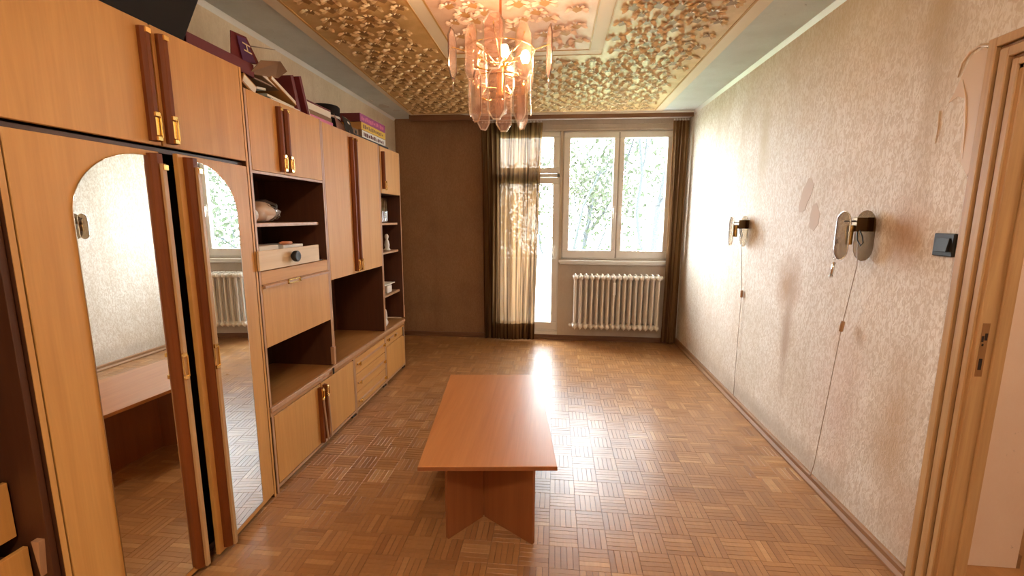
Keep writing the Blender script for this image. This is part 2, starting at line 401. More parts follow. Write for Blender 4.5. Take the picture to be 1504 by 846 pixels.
# peeled patches and the filler smear
def blob(pts, name, m, h, par=wr):
    o = MB().prism(pts, 0, XR - h, XR + 0.001).build(name, m, par, 0.0005)
    return o
blob([(2.80,1.70),(2.765,1.66),(2.775,1.62),(2.80,1.58),(2.815,1.56),(2.83,1.52),(2.86,1.505),(2.90,1.51),(2.905,1.55),(2.885,1.60),(2.875,1.64),(2.85,1.67),(2.825,1.705)], 'bare_patch', M['bare'], 0.0012)
blob([(2.70,1.53),(2.72,1.56),(2.755,1.545),(2.77,1.49),(2.77,1.42),(2.72,1.40),(2.68,1.44),(2.675,1.50)], 'bare_patch', M['bare'], 0.0010)
fm = MB()
arc = [(1.895,1.985),(1.885,2.03),(1.855,2.06),(1.82,2.068),(1.78,2.055),(1.755,2.02),(1.745,1.97)]
fm.tube([(XR - 0.001, y, z) for y, z in arc], [0.002,0.004,0.006,0.006,0.006,0.005,0.003], 6)
fm.prism([(1.745,1.99),(1.76,2.03),(1.80,2.055),(1.85,2.045),(1.87,2.0),(1.90,1.93),(1.92,1.90),(1.88,1.915),(1.85,1.90),(1.84,1.80),(1.83,1.68),(1.79,1.62),(1.775,1.7),(1.77,1.85),(1.745,1.9)], 0, XR - 0.002, XR + 0.001)
fm.tube([(XR - 0.001, y, z) for y, z in [(1.87,1.97),(1.845,1.9),(1.83,1.8),(1.82,1.68)]], [0.002,0.004,0.004,0.001], 6)
fm.tube([(XR - 0.001, y, z) for y, z in [(1.955,1.88),(1.95,1.82),(1.955,1.76)]], [0.002,0.003,0.001], 6)
fm.build('filler_smear', M['filler'], wr)

# back wall: window opening and balcony door opening
WX0, WX1, WZ0, WZ1 = 0.075, 1.30, 0.985, 2.44
BX0, BX1, BZ0, BZ1 = -0.74, 0.045, 0.09, 2.44
wb = MB().box(XL, BX0, D, D + T, 0, H)
wb = struct(wb.build('wall_back', M['paper_back']), 'dark brown flecked wallpaper wall beside the balcony door', 'wall')
MB().box(BX0, XR, D, D + T, WZ1, H).box(BX1, WX0, D, D + T, 0, WZ1).box(WX0, XR, D, D + T, 0, WZ0).box(WX1, XR, D, D + T, WZ0, WZ1).box(BX0, BX1, D, D + T, 0, BZ0).build('window_surround', M['plaster_back'], wb)
struct(MB().box(XL - 0.15, XR + 0.1, YR - T, YR, 0, H).build('wall_rear', M['paper_left']), 'cream wall behind the camera', 'wall')

# ------------------------------------------------------------------ ceiling
ceil = struct(MB().box(XL - 0.15, XR + 0.10, YR - T, D + T, H, H + 0.12).build('ceiling', M['ceil_blue']), 'grey blue papered ceiling with an ochre flower panel in the middle', 'ceiling')
def xl_(y): return -1.475 - 0.046*(y - 2.45)
def xlo(y): return -1.560 - 0.030*(y - 2.45)
def quadz(m_, pts, z0, z1): return m_.prism(pts, 2, z0, z1)
Y0, Y1 = -0.55, 5.10
quadz(MB(), [(xl_(Y0), Y0), (1.022, Y0), (1.028, Y1), (xl_(Y1), Y1)], H - 0.004, H + 0.001).build('ochre_panel', M['gold'], ceil)
m_ = MB(); quadz(m_, [(xlo(Y0), Y0), (xl_(Y0), Y0), (xl_(Y1), Y1), (xlo(Y1), Y1)], H - 0.006, H + 0.001)
m_.build('cream_border_strip', M['cream_strip'], ceil, 0.001)
quadz(MB(), [(1.022, Y0), (1.105, Y0), (1.118, Y1), (1.028, Y1)], H - 0.006, H + 0.001).build('cream_border_strip', M['cream_strip'], ceil, 0.001)
quadz(MB(), [(xlo(Y1), Y1), (1.118, Y1), (1.118, Y1 + 0.05), (xlo(Y1), Y1 + 0.05)], H - 0.006, H + 0.001).build('cream_border_strip', M['cream_strip'], ceil, 0.001)
# inner frame
IX0, IX1, IY0, IY1 = -0.805, 0.300, 1.25, 3.38; BWd = 0.092
m_ = MB()
m_.box(IX0, IX1, IY1 - BWd, IY1, H - 0.006, H).box(IX0, IX1, IY0, IY0 + BWd, H - 0.006, H).box(IX0, IX0 + BWd, IY0 + BWd, IY1 - BWd, H - 0.006, H).box(IX1 - BWd, IX1, IY0 + BWd, IY1 - BWd, H - 0.006, H)
m_.build('inner_border', M['cream_strip'], ceil, 0.001)
m_ = MB()
for (a, b, c, d) in ((IX0, IX1, IY0, IY1), (IX0 + BWd, IX1 - BWd, IY0 + BWd, IY1 - BWd)):
    t = 0.005
    m_.box(a - t, b + t, d - t, d + t, H - 0.009, H - 0.003).box(a - t, b + t, c - t, c + t, H - 0.009, H - 0.003).box(a - t, a + t, c, d, H - 0.009, H - 0.003).box(b - t, b + t, c, d, H - 0.009, H - 0.003)
def rail_line(xa, ya, xb, yb, t=0.006):
    m_.prism([(xa - t, ya), (xa + t, ya), (xb + t, yb), (xb - t, yb)], 2, H - 0.008, H - 0.003)
rail_line(xl_(Y0), Y0, xl_(Y1), Y1); rail_line(1.022, Y0, 1.028, Y1)
m_.build('ochre_line', M['ochre_line'], ceil)
MB().box(IX0 + BWd, IX1 - BWd, IY0 + BWd, IY1 - BWd, H - 0.0055, H).build('peach_panel', M['peach'], ceil)
def motif(mb, x, y, s, rot, z, mats=(0, 1), n=7):
    ca, sa = math.cos(rot), math.sin(rot)
    def P(u, v, h): return (x + (u*ca - v*sa)*s, y + (u*sa + v*ca)*s, z - h)
    mb.cur = mats[1]                                    # brown lobed ground of the fan, pointing to the window
    m = 11; vs = [P(0, 0.80, 0.0012)]
    for k in range(m):
        a = -PI/2 + (k/(m-1) - 0.5)*3.3; r = 0.66 + (0.12 if k % 2 else -0.10)
        vs.append(P(r*math.cos(a), 0.10 + r*math.sin(a)*0.9, 0.0012))
    mb.add(vs, [(0, k, k+1) for k in range(1, m)])
    mb.cur = mats[0]
    for k in range(n):                                  # raised leaf tips fanning out over it
        a = -PI/2 + (k/(n-1) - 0.5)*3.7 + random.uniform(-0.15, 0.15); r = random.uniform(0.62, 0.80); wd = 0.155
        c, s_ = math.cos(a), math.sin(a); st = 0.34
        def Q(t, wv, h): return P(st*c + r*t*c - wv*s_, 0.12 + st*s_ + r*t*s_ + wv*c, h)
        vs = [Q(0.0, 0, 0.0015), Q(0.40, wd*0.8, 0.004), Q(0.78, wd*1.1, 0.005), Q(1.0, random.uniform(-0.1, 0.1), 0.012), Q(0.78, -wd*1.1, 0.005), Q(0.40, -wd*0.8, 0.004), Q(0.62, 0, 0.015)]
        mb.add(vs, [(6,1,0),(6,2,1),(6,3,2),(6,4,3),(6,5,4),(6,0,5)])
mf = MB(); mp = MB()
y = Y0 + 0.08; r_ = 0
while y < Y1 - 0.05:
    x = -1.60 + (0.07 if r_ % 2 else 0)
    while x < 1.0:
        xx = x + random.uniform(-0.02, 0.02); yy = y + random.uniform(-0.015, 0.015)
        if xx - 0.06 > xl_(yy) and xx < 0.965 and not (IX0 - 0.06 < xx < IX1 + 0.06 and IY0 - 0.06 < yy < IY1 + 0.05):
            motif(mf, xx, yy, 0.062*random.uniform(0.8, 1.15), random.uniform(-0.5, 0.5), H - 0.004)
        elif IX0 + BWd + 0.06 < xx < IX1 - BWd - 0.06 and IY0 + BWd + 0.06 < yy < IY1 - BWd - 0.06 and random.random() < 0.75:
            motif(mp, xx, yy, 0.065*random.uniform(0.85, 1.15), random.uniform(-0.5, 0.5), H - 0.0055)
        x += 0.132
    y += 0.105; r_ += 1
mf.build('flower_motifs', [M['motif_lt'], M['motif_dk']], ceil)['kind'] = 'stuff'
mp.build('pale_flower_motifs', [M['motif_pk'], M['orange']], ceil)['kind'] = 'stuff'
# cornice lines, peeled paint
def cornice(name, x, sgn, m):
    return struct(MB().prism([(x, H), (x + sgn*0.022, H), (x + sgn*0.016, H - 0.006), (x + sgn*0.006, H - 0.018), (x, H - 0.026)], 1, YR, D - 0.02).build(name, m), 'thin white cornice line along the ceiling edge', 'trim')
cornice('trim_1', XR, -1, M['white_paint']); o = cornice('trim_2', XL, 1, M['white_paint']); o['label'] = 'thin white cornice line above the wall unit'
for (x, y, sx, sy) in ((-1.79, 4.72, 0.07, 0.08), (-1.72, 4.92, 0.05, 0.03), (-1.62, 5.03, 0.05, 0.02), (-1.83, 4.5, 0.015, 0.05)):
    pts = [(x + sx*math.cos(a)*random.uniform(0.6, 1), y + sy*math.sin(a)*random.uniform(0.6, 1)) for a in [k*PI/5 for k in range(10)]]
    MB().prism(pts, 2, H - 0.004, H + 0.0005).build('peeling_flake', M['peel'], ceil)

# baseboards
def base_y(name, x, sgn, y0, y1, m, label, h=0.055):
    o = MB().prism([(x, 0.0005), (x + sgn*0.030, 0.0005), (x + sgn*0.030, 0.012), (x + sgn*0.020, 0.022), (x + sgn*0.016, 0.026), (x + sgn*0.016, h - 0.008), (x + sgn*0.010, h), (x, h)], 1, y0, y1)
    return struct(o.build(name, m), label, 'baseboard')
base_y('baseboard_right', XR, -1, 1.775, D, M['skirt'], 'brown profiled wooden baseboard under the stained right wall')
base_y('baseboard_left', XL, 1, 4.16, D, M['skirt'], 'brown baseboard behind the end of the wall unit')
def base_x(name, x0, x1, label):
    o = MB().prism([(D, 0.0005), (D - 0.030, 0.0005), (D - 0.030, 0.012), (D - 0.016, 0.024), (D - 0.016, 0.045), (D - 0.010, 0.055), (D, 0.055)], 0, x0, x1)
    return struct(o.build(name, M['skirt_x']), label, 'baseboard')
base_x('baseboard_back', XL + 0.03, XR - 0.03, 'dark brown baseboard along the window wall')

# ------------------------------------------------------------------ window_1
FY = D + 0.005
w1 = sempty('window_1', ((WX0+WX1)/2, FY, WZ0), 'white two casement window looking onto trees', 'window')
t = 0.035
m_ = MB().box(WX0, WX1, FY, FY + 0.09, WZ1 - t, WZ1).box(WX0, WX1, FY, FY + 0.09, WZ0, WZ0 + t).box(WX0, WX0 + t, FY, FY + 0.09, WZ0, WZ1).box(WX1 - t, WX1, FY, FY + 0.09, WZ0, WZ1)
m_.build('window_frame', M['white_paint'], w1, 0.004)
for (a, b, pa, pb) in ((0.085, 0.698, 0.158, 0.648), (0.712, 1.290, 0.765, 1.235)):
    z0, z1, pz0, pz1 = 1.000, 2.425, 1.088, 2.36
    m_ = MB()
    yy0, yy1 = FY - 0.018, FY + 0.05
    m_.box(a, b, yy0, yy1, pz1, z1).box(a, b, yy0, yy1, z0, pz0).box(a, pa, yy0, yy1, pz0, pz1).box(pb, b, yy0, yy1, pz0, pz1)
    c = m_.build('casement', M['white_paint'], w1, 0.006, 2)
    MB().box(pa, pb, FY + 0.014, FY + 0.020, pz0, pz1).build('pane', M['pane'], c)
    hx = 0.672 if a < 0.5 else 0.738
    MB().box(hx - 0.014, hx + 0.014, yy0 - 0.012, yy0 + 0.001, 1.52, 1.60).box(hx - 0.009, hx + 0.009, yy0 - 0.045, yy0 - 0.010, 1.545, 1.575).box(hx - 0.010, hx + 0.010, yy0 - 0.048, yy0 - 0.030, 1.46, 1.575).build('window_handle', M['white'], c, 0.003)
MB().box(0.695, 0.715, FY - 0.010, FY + 0.02, 1.0, 2.42).build('mullion_gap', M['steel'], w1, 0.002)
MB().box(0.045, 1.33, D - 0.075, D + 0.01, 0.945, 0.975).box(0.06, 1.315, D - 0.06, D + 0.01, 0.925, 0.946).build('window_sill', M['white_paint'], w1, 0.006, 2)
# ------------------------------------------------------------------ balcony door_1
d1 = sempty('door_1', ((BX0+BX1)/2, FY, BZ0), 'white glazed balcony door with a transom pane half behind the curtain', 'door')
m_ = MB().box(BX0, BX1, FY, FY + 0.09, BZ1 - t, BZ1).box(BX0, BX1, FY, FY + 0.09, BZ0, BZ0 + 0.03).box(BX0, BX0 + t, FY, FY + 0.09, BZ0, BZ1).box(BX1 - t, BX1, FY, FY + 0.09, BZ0, BZ1).box(BX0, BX1, FY, FY + 0.09, 1.93, 1.97)
m_.build('door_frame', M['white_paint'], d1, 0.004)
for nm, z0, z1, pz0, pz1 in (('transom_sash', 1.975, 2.425, 2.035, 2.375), ('door_leaf', 0.125, 1.925, 0.215, 1.855)):
    a, b, pa, pb = BX0 + 0.012, BX1 - 0.010, BX0 + 0.085, -0.035
    m_ = MB(); yy0, yy1 = FY - 0.018, FY + 0.05
    m_.box(a, b, yy0, yy1, pz1, z1).box(a, b, yy0, yy1, z0, pz0).box(a, pa, yy0, yy1, pz0, pz1).box(pb, b, yy0, yy1, pz0, pz1)
    c = m_.build(nm, M['white_paint'], d1, 0.006, 2)
    MB().box(pa, pb, FY + 0.014, FY + 0.020, pz0, pz1).build('pane', M['pane'], c)
    if nm == 'door_leaf':
        MB().box(-0.022, 0.008, yy0 - 0.012, yy0 + 0.001, 0.98, 1.14).box(-0.018, 0.004, yy0 - 0.045, yy0 - 0.010, 1.10, 1.125).box(-0.018, 0.004, yy0 - 0.050, yy0 - 0.032, 1.00, 1.125).build('door_handle', M['white'], c, 0.003)
MB().box(BX0, BX1, D - 0.02, D + 0.02, 0.06, 0.10).build('threshold', M['white_paint'], d1, 0.003)
# head board over the openings
struct(MB().box(BX0 - 0.1, 1.36, D - 0.015, D + 0.001, 2.455, 2.56).box(BX0 - 0.1, 1.36, D - 0.030, D + 0.001, 2.44, 2.465).box(BX0 - 0.1, 1.36, D - 0.022, D + 0.001, 2.50, 2.512).build('trim_3', M['plaster_back'], None, 0.003), 'pale moulded head board above the window', 'trim')

# ------------------------------------------------------------------ curtain rail and curtains
cr = thing('curtain_rail', (-0.1, 5.2, 2.5), 'long dark grey brown ceiling curtain rail above the window', 'curtain rail')
MB().box(-1.66, 1.44, 5.135, 5.155, 2.535, 2.5985).box(-1.66, 1.44, 5.155, 5.30, 2.585, 2.5985).build('rail_board', M['skirt_x'], cr, 0.002)
MB().box(-0.95, 1.44, 5.225, 5.255, 2.545, 2.586).build('runner_track', M['white_paint'], cr, 0.002)
MB().prism([(-1.1,2.596),(-0.8,2.592),(-0.6,2.588),(-0.45,2.585),(-0.45,2.565),(-0.62,2.560),(-0.75,2.572),(-0.9,2.578),(-1.0,2.585)], 1, 5.1335, 5.136).build('peeling_flake', M['peel'], cr)
MB().box(-0.40, 1.44, 5.132, 5.1352, 2.576, 2.598).build('white_edge_strip', M['white_paint'], cr)
def curtain(name, label, tx0, tx1, bx0, bx1, y0, amp, folds, z0, z1, m, hooks, seed):
    random.seed(seed); nx, nz = folds*10, 26; t_ = thing(name, ((tx0+tx1)/2, y0, z0), label, 'curtain', 'sheer curtains at the window')
    ph = [random.uniform(-0.5, 0.5) for _ in range(folds + 2)]; am = [random.uniform(0.6, 1.2) for _ in range(folds + 2)]
    def pt(i, j):
        s = i/nx; v = j/nz; z = z1 + (z0 - z1)*v
        x = tx0 + (tx1 - tx0)*s; xb = bx0 + (bx1 - bx0)*s
        pinch = 0.012*math.sin(PI*v)*math.sin(3*s*PI)
        k = s*folds; kk = int(min(k, folds)); f = k - kk
        a = am[kk]*(1-f) + am[kk+1]*f; p = ph[kk]*(1-f) + ph[kk+1]*f
        e = v**0.8
        xx = x*(1-e) + xb*e + pinch + 0.010*math.sin(2*PI*k*1.0 + 1.3 + p)*(0.3 + v)
        yy = y0 + amp*(0.35 + 0.65*min(1, v*3))*a*math.sin(2*PI*k + p) + 0.006*math.sin(5.1*v + k*2.1)
        return (xx, yy, z + 0.006*math.sin(9*s)*v)
    mb = MB(); mb.smooth = True
    mb.add([pt(i, j) for j in range(nz+1) for i in range(nx+1)], [(j*(nx+1)+i, j*(nx+1)+i+1, (j+1)*(nx+1)+i+1, (j+1)*(nx+1)+i) for j in range(nz) for i in range(nx)])
    mb.build('voile', m, t_)
    hb = MB(); hb.smooth = True
    hb.add([Vector(pt(i, j)) + Vector((0, -0.0012, 0)) for j in (nz-2, nz) for i in range(nx+1)], [(i, i+1, nx+2+i, nx+1+i) for i in range(nx)])
    hb.build('bottom_hem', m, t_)
    for k in range(hooks):
        x = tx0 + (tx1 - tx0)*(k + 0.5)/hooks
        MB().lathe([(0.002, -0.008), (0.009, -0.005), (0.010, 0.0), (0.009, 0.005), (0.002, 0.010)], (x, y0, z1 + 0.008), 8).tube([(x, y0, z1 + 0.014), (x, y0, z1 + 0.03)], 0.002, 5).build('curtain_glider', M['white'], t_)
    random.seed(11); return t_
curtain('curtain', 'long sheer brown striped curtain gathered in front of the balcony door', -0.860, -0.160, -0.838, -0.240, 5.235, 0.030, 13, 0.020, 2.515, M['curtain'], 18, 3)
curtain('curtain', 'narrow dark brown sheer curtain bunched in the right window corner', 1.255, 1.425, 1.252, 1.410, 5.235, 0.020, 5, 0.030, 2.515, M['curtain_dark'], 6, 5)

# ------------------------------------------------------------------ radiator
rd = thing('radiator', (0.71, 5.19, 0.0), 'old cream ribbed cast iron radiator under the window', 'radiator')
n = 16; RX = 0.212; pitch = (1.205 - 0.212)/n
sec = None
def rad_section(cx):
    mb = MB(); z0, z1 = 0.185, 0.825
    for yc in (5.125, 5.185, 5.245):
        pts = [(cx, yc, z0 + 0.03), (cx, yc, z0 + 0.06), (cx, yc, z1 - 0.06), (cx, yc, z1 - 0.03)]
        mb.tube(pts, [0.0155, 0.0135, 0.0135, 0.0155], 8)
    for zc in (z0 + 0.035, z1 - 0.035):
        mb.tube([(cx, 5.098, zc), (cx, 5.108, zc), (cx, 5.262, zc), (cx, 5.272, zc)], [0.012, 0.026, 0.026, 0.012], 10)
        mb.tube([(cx - pitch/2, 5.185, zc), (cx + pitch/2, 5.185, zc)], 0.022, 8)
    mb.tube([(cx, 5.105, z1 - 0.035), (cx, 5.115, z1 - 0.008), (cx, 5.185, z1), (cx, 5.255, z1 - 0.008)], 0.010, 6)
    mb.tube([(cx, 5.108, z0 + 0.035), (cx, 5.112, z0 + 0.008), (cx, 5.125, z0)], [0.013, 0.009, 0.004], 6)
    return mb
first = rad_section(RX + pitch/2).build('radiator_section', M['cream_paint'], rd)
for k in range(1, n):
    c = first.copy(); COL.objects.link(c); c.location.x = pitch*k
MB().box(0.665, 0.695, 5.088, 5.108, 0.60, 0.74).build('heat_meter', M['white'], rd, 0.003)
MB().tube([(1.205, 5.185, 0.79), (1.218, 5.185, 0.79), (1.225, 5.21, 0.79), (1.225, 5.34, 0.79)], 0.012, 8).lathe([(0.018, 0), (0.022, 0.01), (0.022, 0.02), (0.012, 0.025)], (1.205, 5.185, 0.79), 10, 0).build('supply_pipe', M['cream_paint'], rd)
MB().lathe([(0.016, 0), (0.018, 0.02), (0.012, 0.035)], (0.178, 5.185, 0.22), 10, 0).build('bleed_valve', M['cream_paint'], rd)
for xb_ in (0.36, 1.06): MB().box(xb_ - 0.01, xb_ + 0.01, 5.25, D - 0.001, 0.28, 0.30).build('wall_bracket', M['cream_paint'], rd)

# ------------------------------------------------------------------ doorway in the right wall
d2 = sempty('door_2', (XR, 1.70, 0), 'wide stained wooden frame of the open doorway in the right wall', 'door')
def casing(y0, y1, h, m, nm='casing'):
    # strip on the room face, following the far jamb and the head
    MB().box(XR - h, XR + 0.001, y0, y1, 0.0, DZ + (y1 - DY1)).build(nm, m, d2, 0.003)
    MB().box(XR - h, XR + 0.001, DY0 - 0.09, y0 + 0.002, DZ + (y0 - DY1), DZ + (y1 - DY1)).build(nm, m, d2, 0.003)
casing(1.735, 1.766, 0.022, M['frame_wood']); casing(1.722, 1.735, 0.008, M['frame_dark'], 'groove'); casing(1.690, 1.722, 0.020, M['frame_wood']); casing(1.678, 1.690, 0.008, M['frame_dark'], 'groove')
casing(1.655, 1.678, 0.016, M['frame_wood'])
m_ = MB().box(XR - 0.010, XR + 0.080, 1.640, 1.667, 0, DZ).box(XR - 0.010, XR + 0.080, DY0, DY0 + 0.025, 0, DZ).box(XR - 0.010, XR + 0.080, DY0, 1.667, DZ - 0.025, DZ)
m_.build('jamb', M['frame_wood'], d2, 0.003)
MB().box(XR + 0.040, XR + 0.080, 1.628, 1.641, 0, DZ - 0.025).box(XR + 0.040, XR + 0.080, DY0 + 0.02, 1.641, DZ - 0.036, DZ - 0.024).build('door_stop', M['frame_wood'], d2, 0.004)
MB().box(XR + 0.078, XR + 0.086, 1.64, 1.72, 0, DZ + 0.05).build('hall_casing', M['frame_wood'], d2, 0.003)
MB().box(XR - 0.0015, XR + 0.022, 1.6385, 1.6402, 0.93, 1.12).build('strike_plate', M['frame_dark'], d2, 0.0005, label='painted over strike plate on the jamb')
MB().box(XR + 0.004, XR + 0.014, 1.637, 1.6388, 0.955, 0.995).box(XR + 0.001, XR + 0.007, 1.637, 1.6388, 1.055, 1.075).box(XR + 0.010, XR + 0.018, 1.637, 1.6388, 1.06, 1.085).box(XR + 0.004, XR + 0.009, 1.637, 1.6388, 1.040, 1.048).build('latch_hole', M['rubber'], d2, label='black latch holes')
MB().box(XR - 0.012, XR + 0.001, DY0 - 0.10, DY0, 0, DZ + 0.10).build('casing', M['frame_wood'], d2, 0.003)
# hall beyond
struct(MB().box(XR, 3.2, -1.3, 3.4, -0.12, -0.002).build('floor_hall', M['desk']), 'brown hall floor beyond the doorway', 'floor')
struct(MB().box(XR + 0.076, 1.985, 1.90, 2.0, 0, H).box(1.885, 1.985, 2.0, 3.3, 0, H).build('wall_hall', M['paper_hall']), 'peach painted hall wall seen past the doorway', 'wall')
struct(MB().box(1.985, 3.2, 3.0, 3.1, 0, H).box(3.1, 3.2, -1.3, 3.1, 0, H).box(XR + 0.10, 3.2, -1.4, -1.3, 0, H).build('wall_hall_far', M['paper_hall']), 'far peach wall of the hall', 'wall')
struct(MB().box(XR + 0.10, 3.2, -1.4, 3.4, H, H + 0.1).build('ceiling_hall', M['white_paint']), 'white hall ceiling', 'ceiling')
struct(MB().box(1.985, 2.0, 1.90, 3.0, 0, 0.06).build('baseboard_hall', M['skirt']), 'dark baseboard in the hall', 'baseboard')
hl = thing('hall_fill_lamp', (2.35, 0.9, H), 'added unseen fill lamp on the hall ceiling', 'lamp')  # added lamp out of view, fills the doorway side with warm light
MB().lathe([(0.02, -0.09), (0.09, -0.08), (0.13, -0.05), (0.14, -0.012)], (2.35, 0.9, H), 20).build('fill_dome', emit('hall_fill_glow', (1.0, 0.80, 0.62), 34), hl)
MB().lathe([(0.145, -0.014), (0.145, 0.0)], (2.35, 0.9, H), 20).build('lamp_base', M['white'], hl)

rl = thing('room_fill_lamp', (-0.1, -0.55, H), 'added unseen fill lamp on the room ceiling behind the viewer', 'lamp')  # added lamp behind the camera, warms and brightens the near room
MB().lathe([(0.02, -0.11), (0.10, -0.10), (0.16, -0.06), (0.175, -0.012)], (-0.1, -0.55, H), 20).build('fill_dome', emit('room_fill_glow', (1.0, 0.82, 0.62), 84), rl)
MB().lathe([(0.18, -0.014), (0.18, 0.0)], (-0.1, -0.55, H), 20).build('lamp_base', M['white'], rl)

# light switch
sw = thing('light_switch', (XR, 1.84, 1.33), 'square black light switch beside the door frame', 'switch')
MB().box(XR - 0.012, XR + 0.0005, 1.790, 1.880, 1.332, 1.418).build('switch_plate', M['black'], sw, 0.004, 2)
MB().prism([(XR - 0.012, 1.350), (XR - 0.022, 1.350), (XR - 0.015, 1.400), (XR - 0.012, 1.400)], 1, 1.807, 1.863).build('rocker', M['black'], sw, 0.001)

# ------------------------------------------------------------------ wall lamps
def stadium(cy, cz, w_, h_, n_=8, ch=None):
    pts = []; r = w_/2
    for sgn, z in ((1, cz + h_/2 - r), (-1, cz - h_/2 + r)):
        for k in range(n_ + 1):
            a = (0 if sgn > 0 else PI) + PI*k/n_; pts.append((cy + r*math.cos(a), z + r*math.sin(a)))
    return pts
def oct_(cy, cz, w_, h_, c_=0.3):
    a, b = w_/2, h_/2; c = w_*c_
    return [(cy-a, cz-b+c*1.3), (cy-a+c, cz-b), (cy+a-c, cz-b), (cy+a, cz-b+c*1.3), (cy+a, cz+b-c*1.3), (cy+a-c, cz+b), (cy-a+c, cz+b), (cy-a, cz+b-c*1.3)]
def sconce(y, z, label, front_w, dangling, cordpts):
    s = thing('wall_lamp', (XR, y, z), label, 'lamp', 'wall lamps on the right wall')
    MB().prism(stadium(y, z, 0.135, 0.235), 0, XR - 0.030, XR - 0.025).build('back_plate', M['smoked_grey'], s)
    MB().prism([(XR - 0.0, z + 0.02), (XR - 0.075, z + 0.02), (XR - 0.075, z + 0.085), (XR - 0.0, z + 0.085)], 1, y - 0.016, y + 0.016).build('bracket', mat('aged_brass', (0.16, 0.10, 0.045), 0.35, 0.9), s, 0.002)
    MB().tube([(XR - 0.12, y + 0.005, z + 0.067), (XR - 0.07, y, z + 0.067)], 0.004, 8).tube([(XR - 0.07, y, z + 0.07), (XR, y, z + 0.07)], 0.006, 8).build('arm', M['steel'], s)
    MB().lathe([(0.010, 0.03), (0.015, 0.028), (0.015, -0.04), (0.013, -0.042)], (XR - 0.088, y + 0.008, z + 0.0), 12).lathe([(0.017, 0.0), (0.017, 0.03)], (XR - 0.088, y + 0.008, z + 0.018), 10).build('lamp_holder', mat('gold_socket', (0.62, 0.42, 0.14), 0.3, 1.0), s)
    fp = stadium(y + 0.005, z, front_w, 0.225)
    MB().prism(fp, 0, XR - 0.123, XR - 0.118).build('front_plate', M['smoked_grey'], s)
    MB().tube([(XR - 0.1205, a, b) for a, b in fp], 0.0028, 6, closed=True).build('chrome_rim', M['chrome'], s)
    MB().tube([(XR - 0.06, y - 0.012, z + 0.03), (XR - 0.055, y - 0.03, z - 0.0), (XR - 0.05, y - 0.035, z - 0.03), (XR - 0.05, y - 0.02, z - 0.045), (XR - 0.055, y, z - 0.02), (XR - 0.06, y + 0.004, z + 0.03)], 0.0028, 6).build('wire_loop', M['black'], s)
    if dangling:
        MB().tube([(XR - 0.118, y + 0.03, z - 0.108), (XR - 0.118, y + 0.045, z - 0.100), (XR - 0.118, y + 0.055, z - 0.107), (XR - 0.118, y + 0.045, z - 0.115), (XR - 0.118, y + 0.03, z - 0.110)], 0.0025, 6).build('hook', M['chrome'], s)
        MB().tube([(XR - 0.118, y + 0.045, z - 0.115), (XR - 0.118, y + 0.046, z - 0.13)], 0.001, 5).tube([(XR - 0.118, y + 0.046, z - 0.13), (XR - 0.118, y + 0.058, z - 0.198)], 0.0065, 10).lathe([(0.009, 0), (0.009, 0.008)], (XR - 0.118, y + 0.059, z - 0.204), 10).build('hanging_rod', M['chrome'], s)
        m2 = MB()
        for a in (0.3, 1.35, 2.4):
            m2.tube([(XR - 0.118, y + 0.052 - 0.014*math.cos(a), z - 0.03 - 0.014*math.sin(a)), (XR - 0.118, y + 0.052 + 0.014*math.cos(a), z - 0.03 + 0.014*math.sin(a))], 0.003, 6)
        m2.build('clip', M['chrome'], s)
    # cord with its inline switch
    MB().tube(cordpts, 0.0022, 6).build('cord', M['plastic_cord'], s)
    q = Vector(cordpts[2]); d = (Vector(cordpts[3]) - Vector(cordpts[1])).normalized()
    MB().tube([q - d*0.028, q - d*0.024, q + d*0.024, q + d*0.028], [0.006, 0.010, 0.010, 0.006], 8).build('cord_switch', M['cord_switch'], s)
    return s
sconce(2.250, 1.392, 'larger looking nearer smoked glass wall lamp with a chrome rod hanging off its front plate', 0.100, True,
       [(XR - 0.055, 2.250, 1.41), (XR - 0.035, 2.262, 1.25), (XR - 0.030, 2.325, 0.94), (XR - 0.032, 2.36, 0.60), (XR - 0.030, 2.415, 0.15), (XR - 0.034, 2.43, 0.060)])
sconce(3.600, 1.372, 'farther smoked glass wall lamp nearer the window with a cord down to the baseboard', 0.080, False,
       [(XR - 0.055, 3.600, 1.41), (XR - 0.030, 3.600, 1.20), (XR - 0.012, 3.585, 0.89), (XR - 0.012, 3.585, 0.60), (XR - 0.012, 3.580, 0.25), (XR - 0.012, 3.575, 0.056)])

# ------------------------------------------------------------------ chandelier
CX, CY = -0.280, 2.300
ch = thing('chandelier', (CX, CY, H), 'lit chandelier of smoked glass plates on wire rings hanging over the table', 'chandelier')
MB().lathe([(0.055, 0.0), (0.052, -0.02), (0.03, -0.04), (0.006, -0.045)], (CX, CY, H), 20).build('ceiling_rose', M['brass'], ch)
MB().tube([(CX, CY, H - 0.03), (CX, CY, 2.20)], 0.006, 8).build('rod', mat('copper_rod', (0.45, 0.20, 0.10), 0.3, 1.0), ch)
MB().lathe([(0.012, 2.20), (0.020, 2.19), (0.020, 2.07), (0.026, 2.06), (0.026, 2.045), (0.012, 2.04)], (CX, CY, 0), 12).build('hub', M['brass'], ch)
def ring(r, z, rr=0.0028, n_=36): return [(CX + r*math.cos(2*PI*k/n_), CY + r*math.sin(2*PI*k/n_), z) for k in range(n_)]
MB().tube(ring(0.165, 2.262), 0.0028, 6, closed=True).build('wire_ring', M['brass'], ch)
MB().tube(ring(0.135, 2.128), 0.0028, 6, closed=True).build('wire_ring', M['brass'], ch)
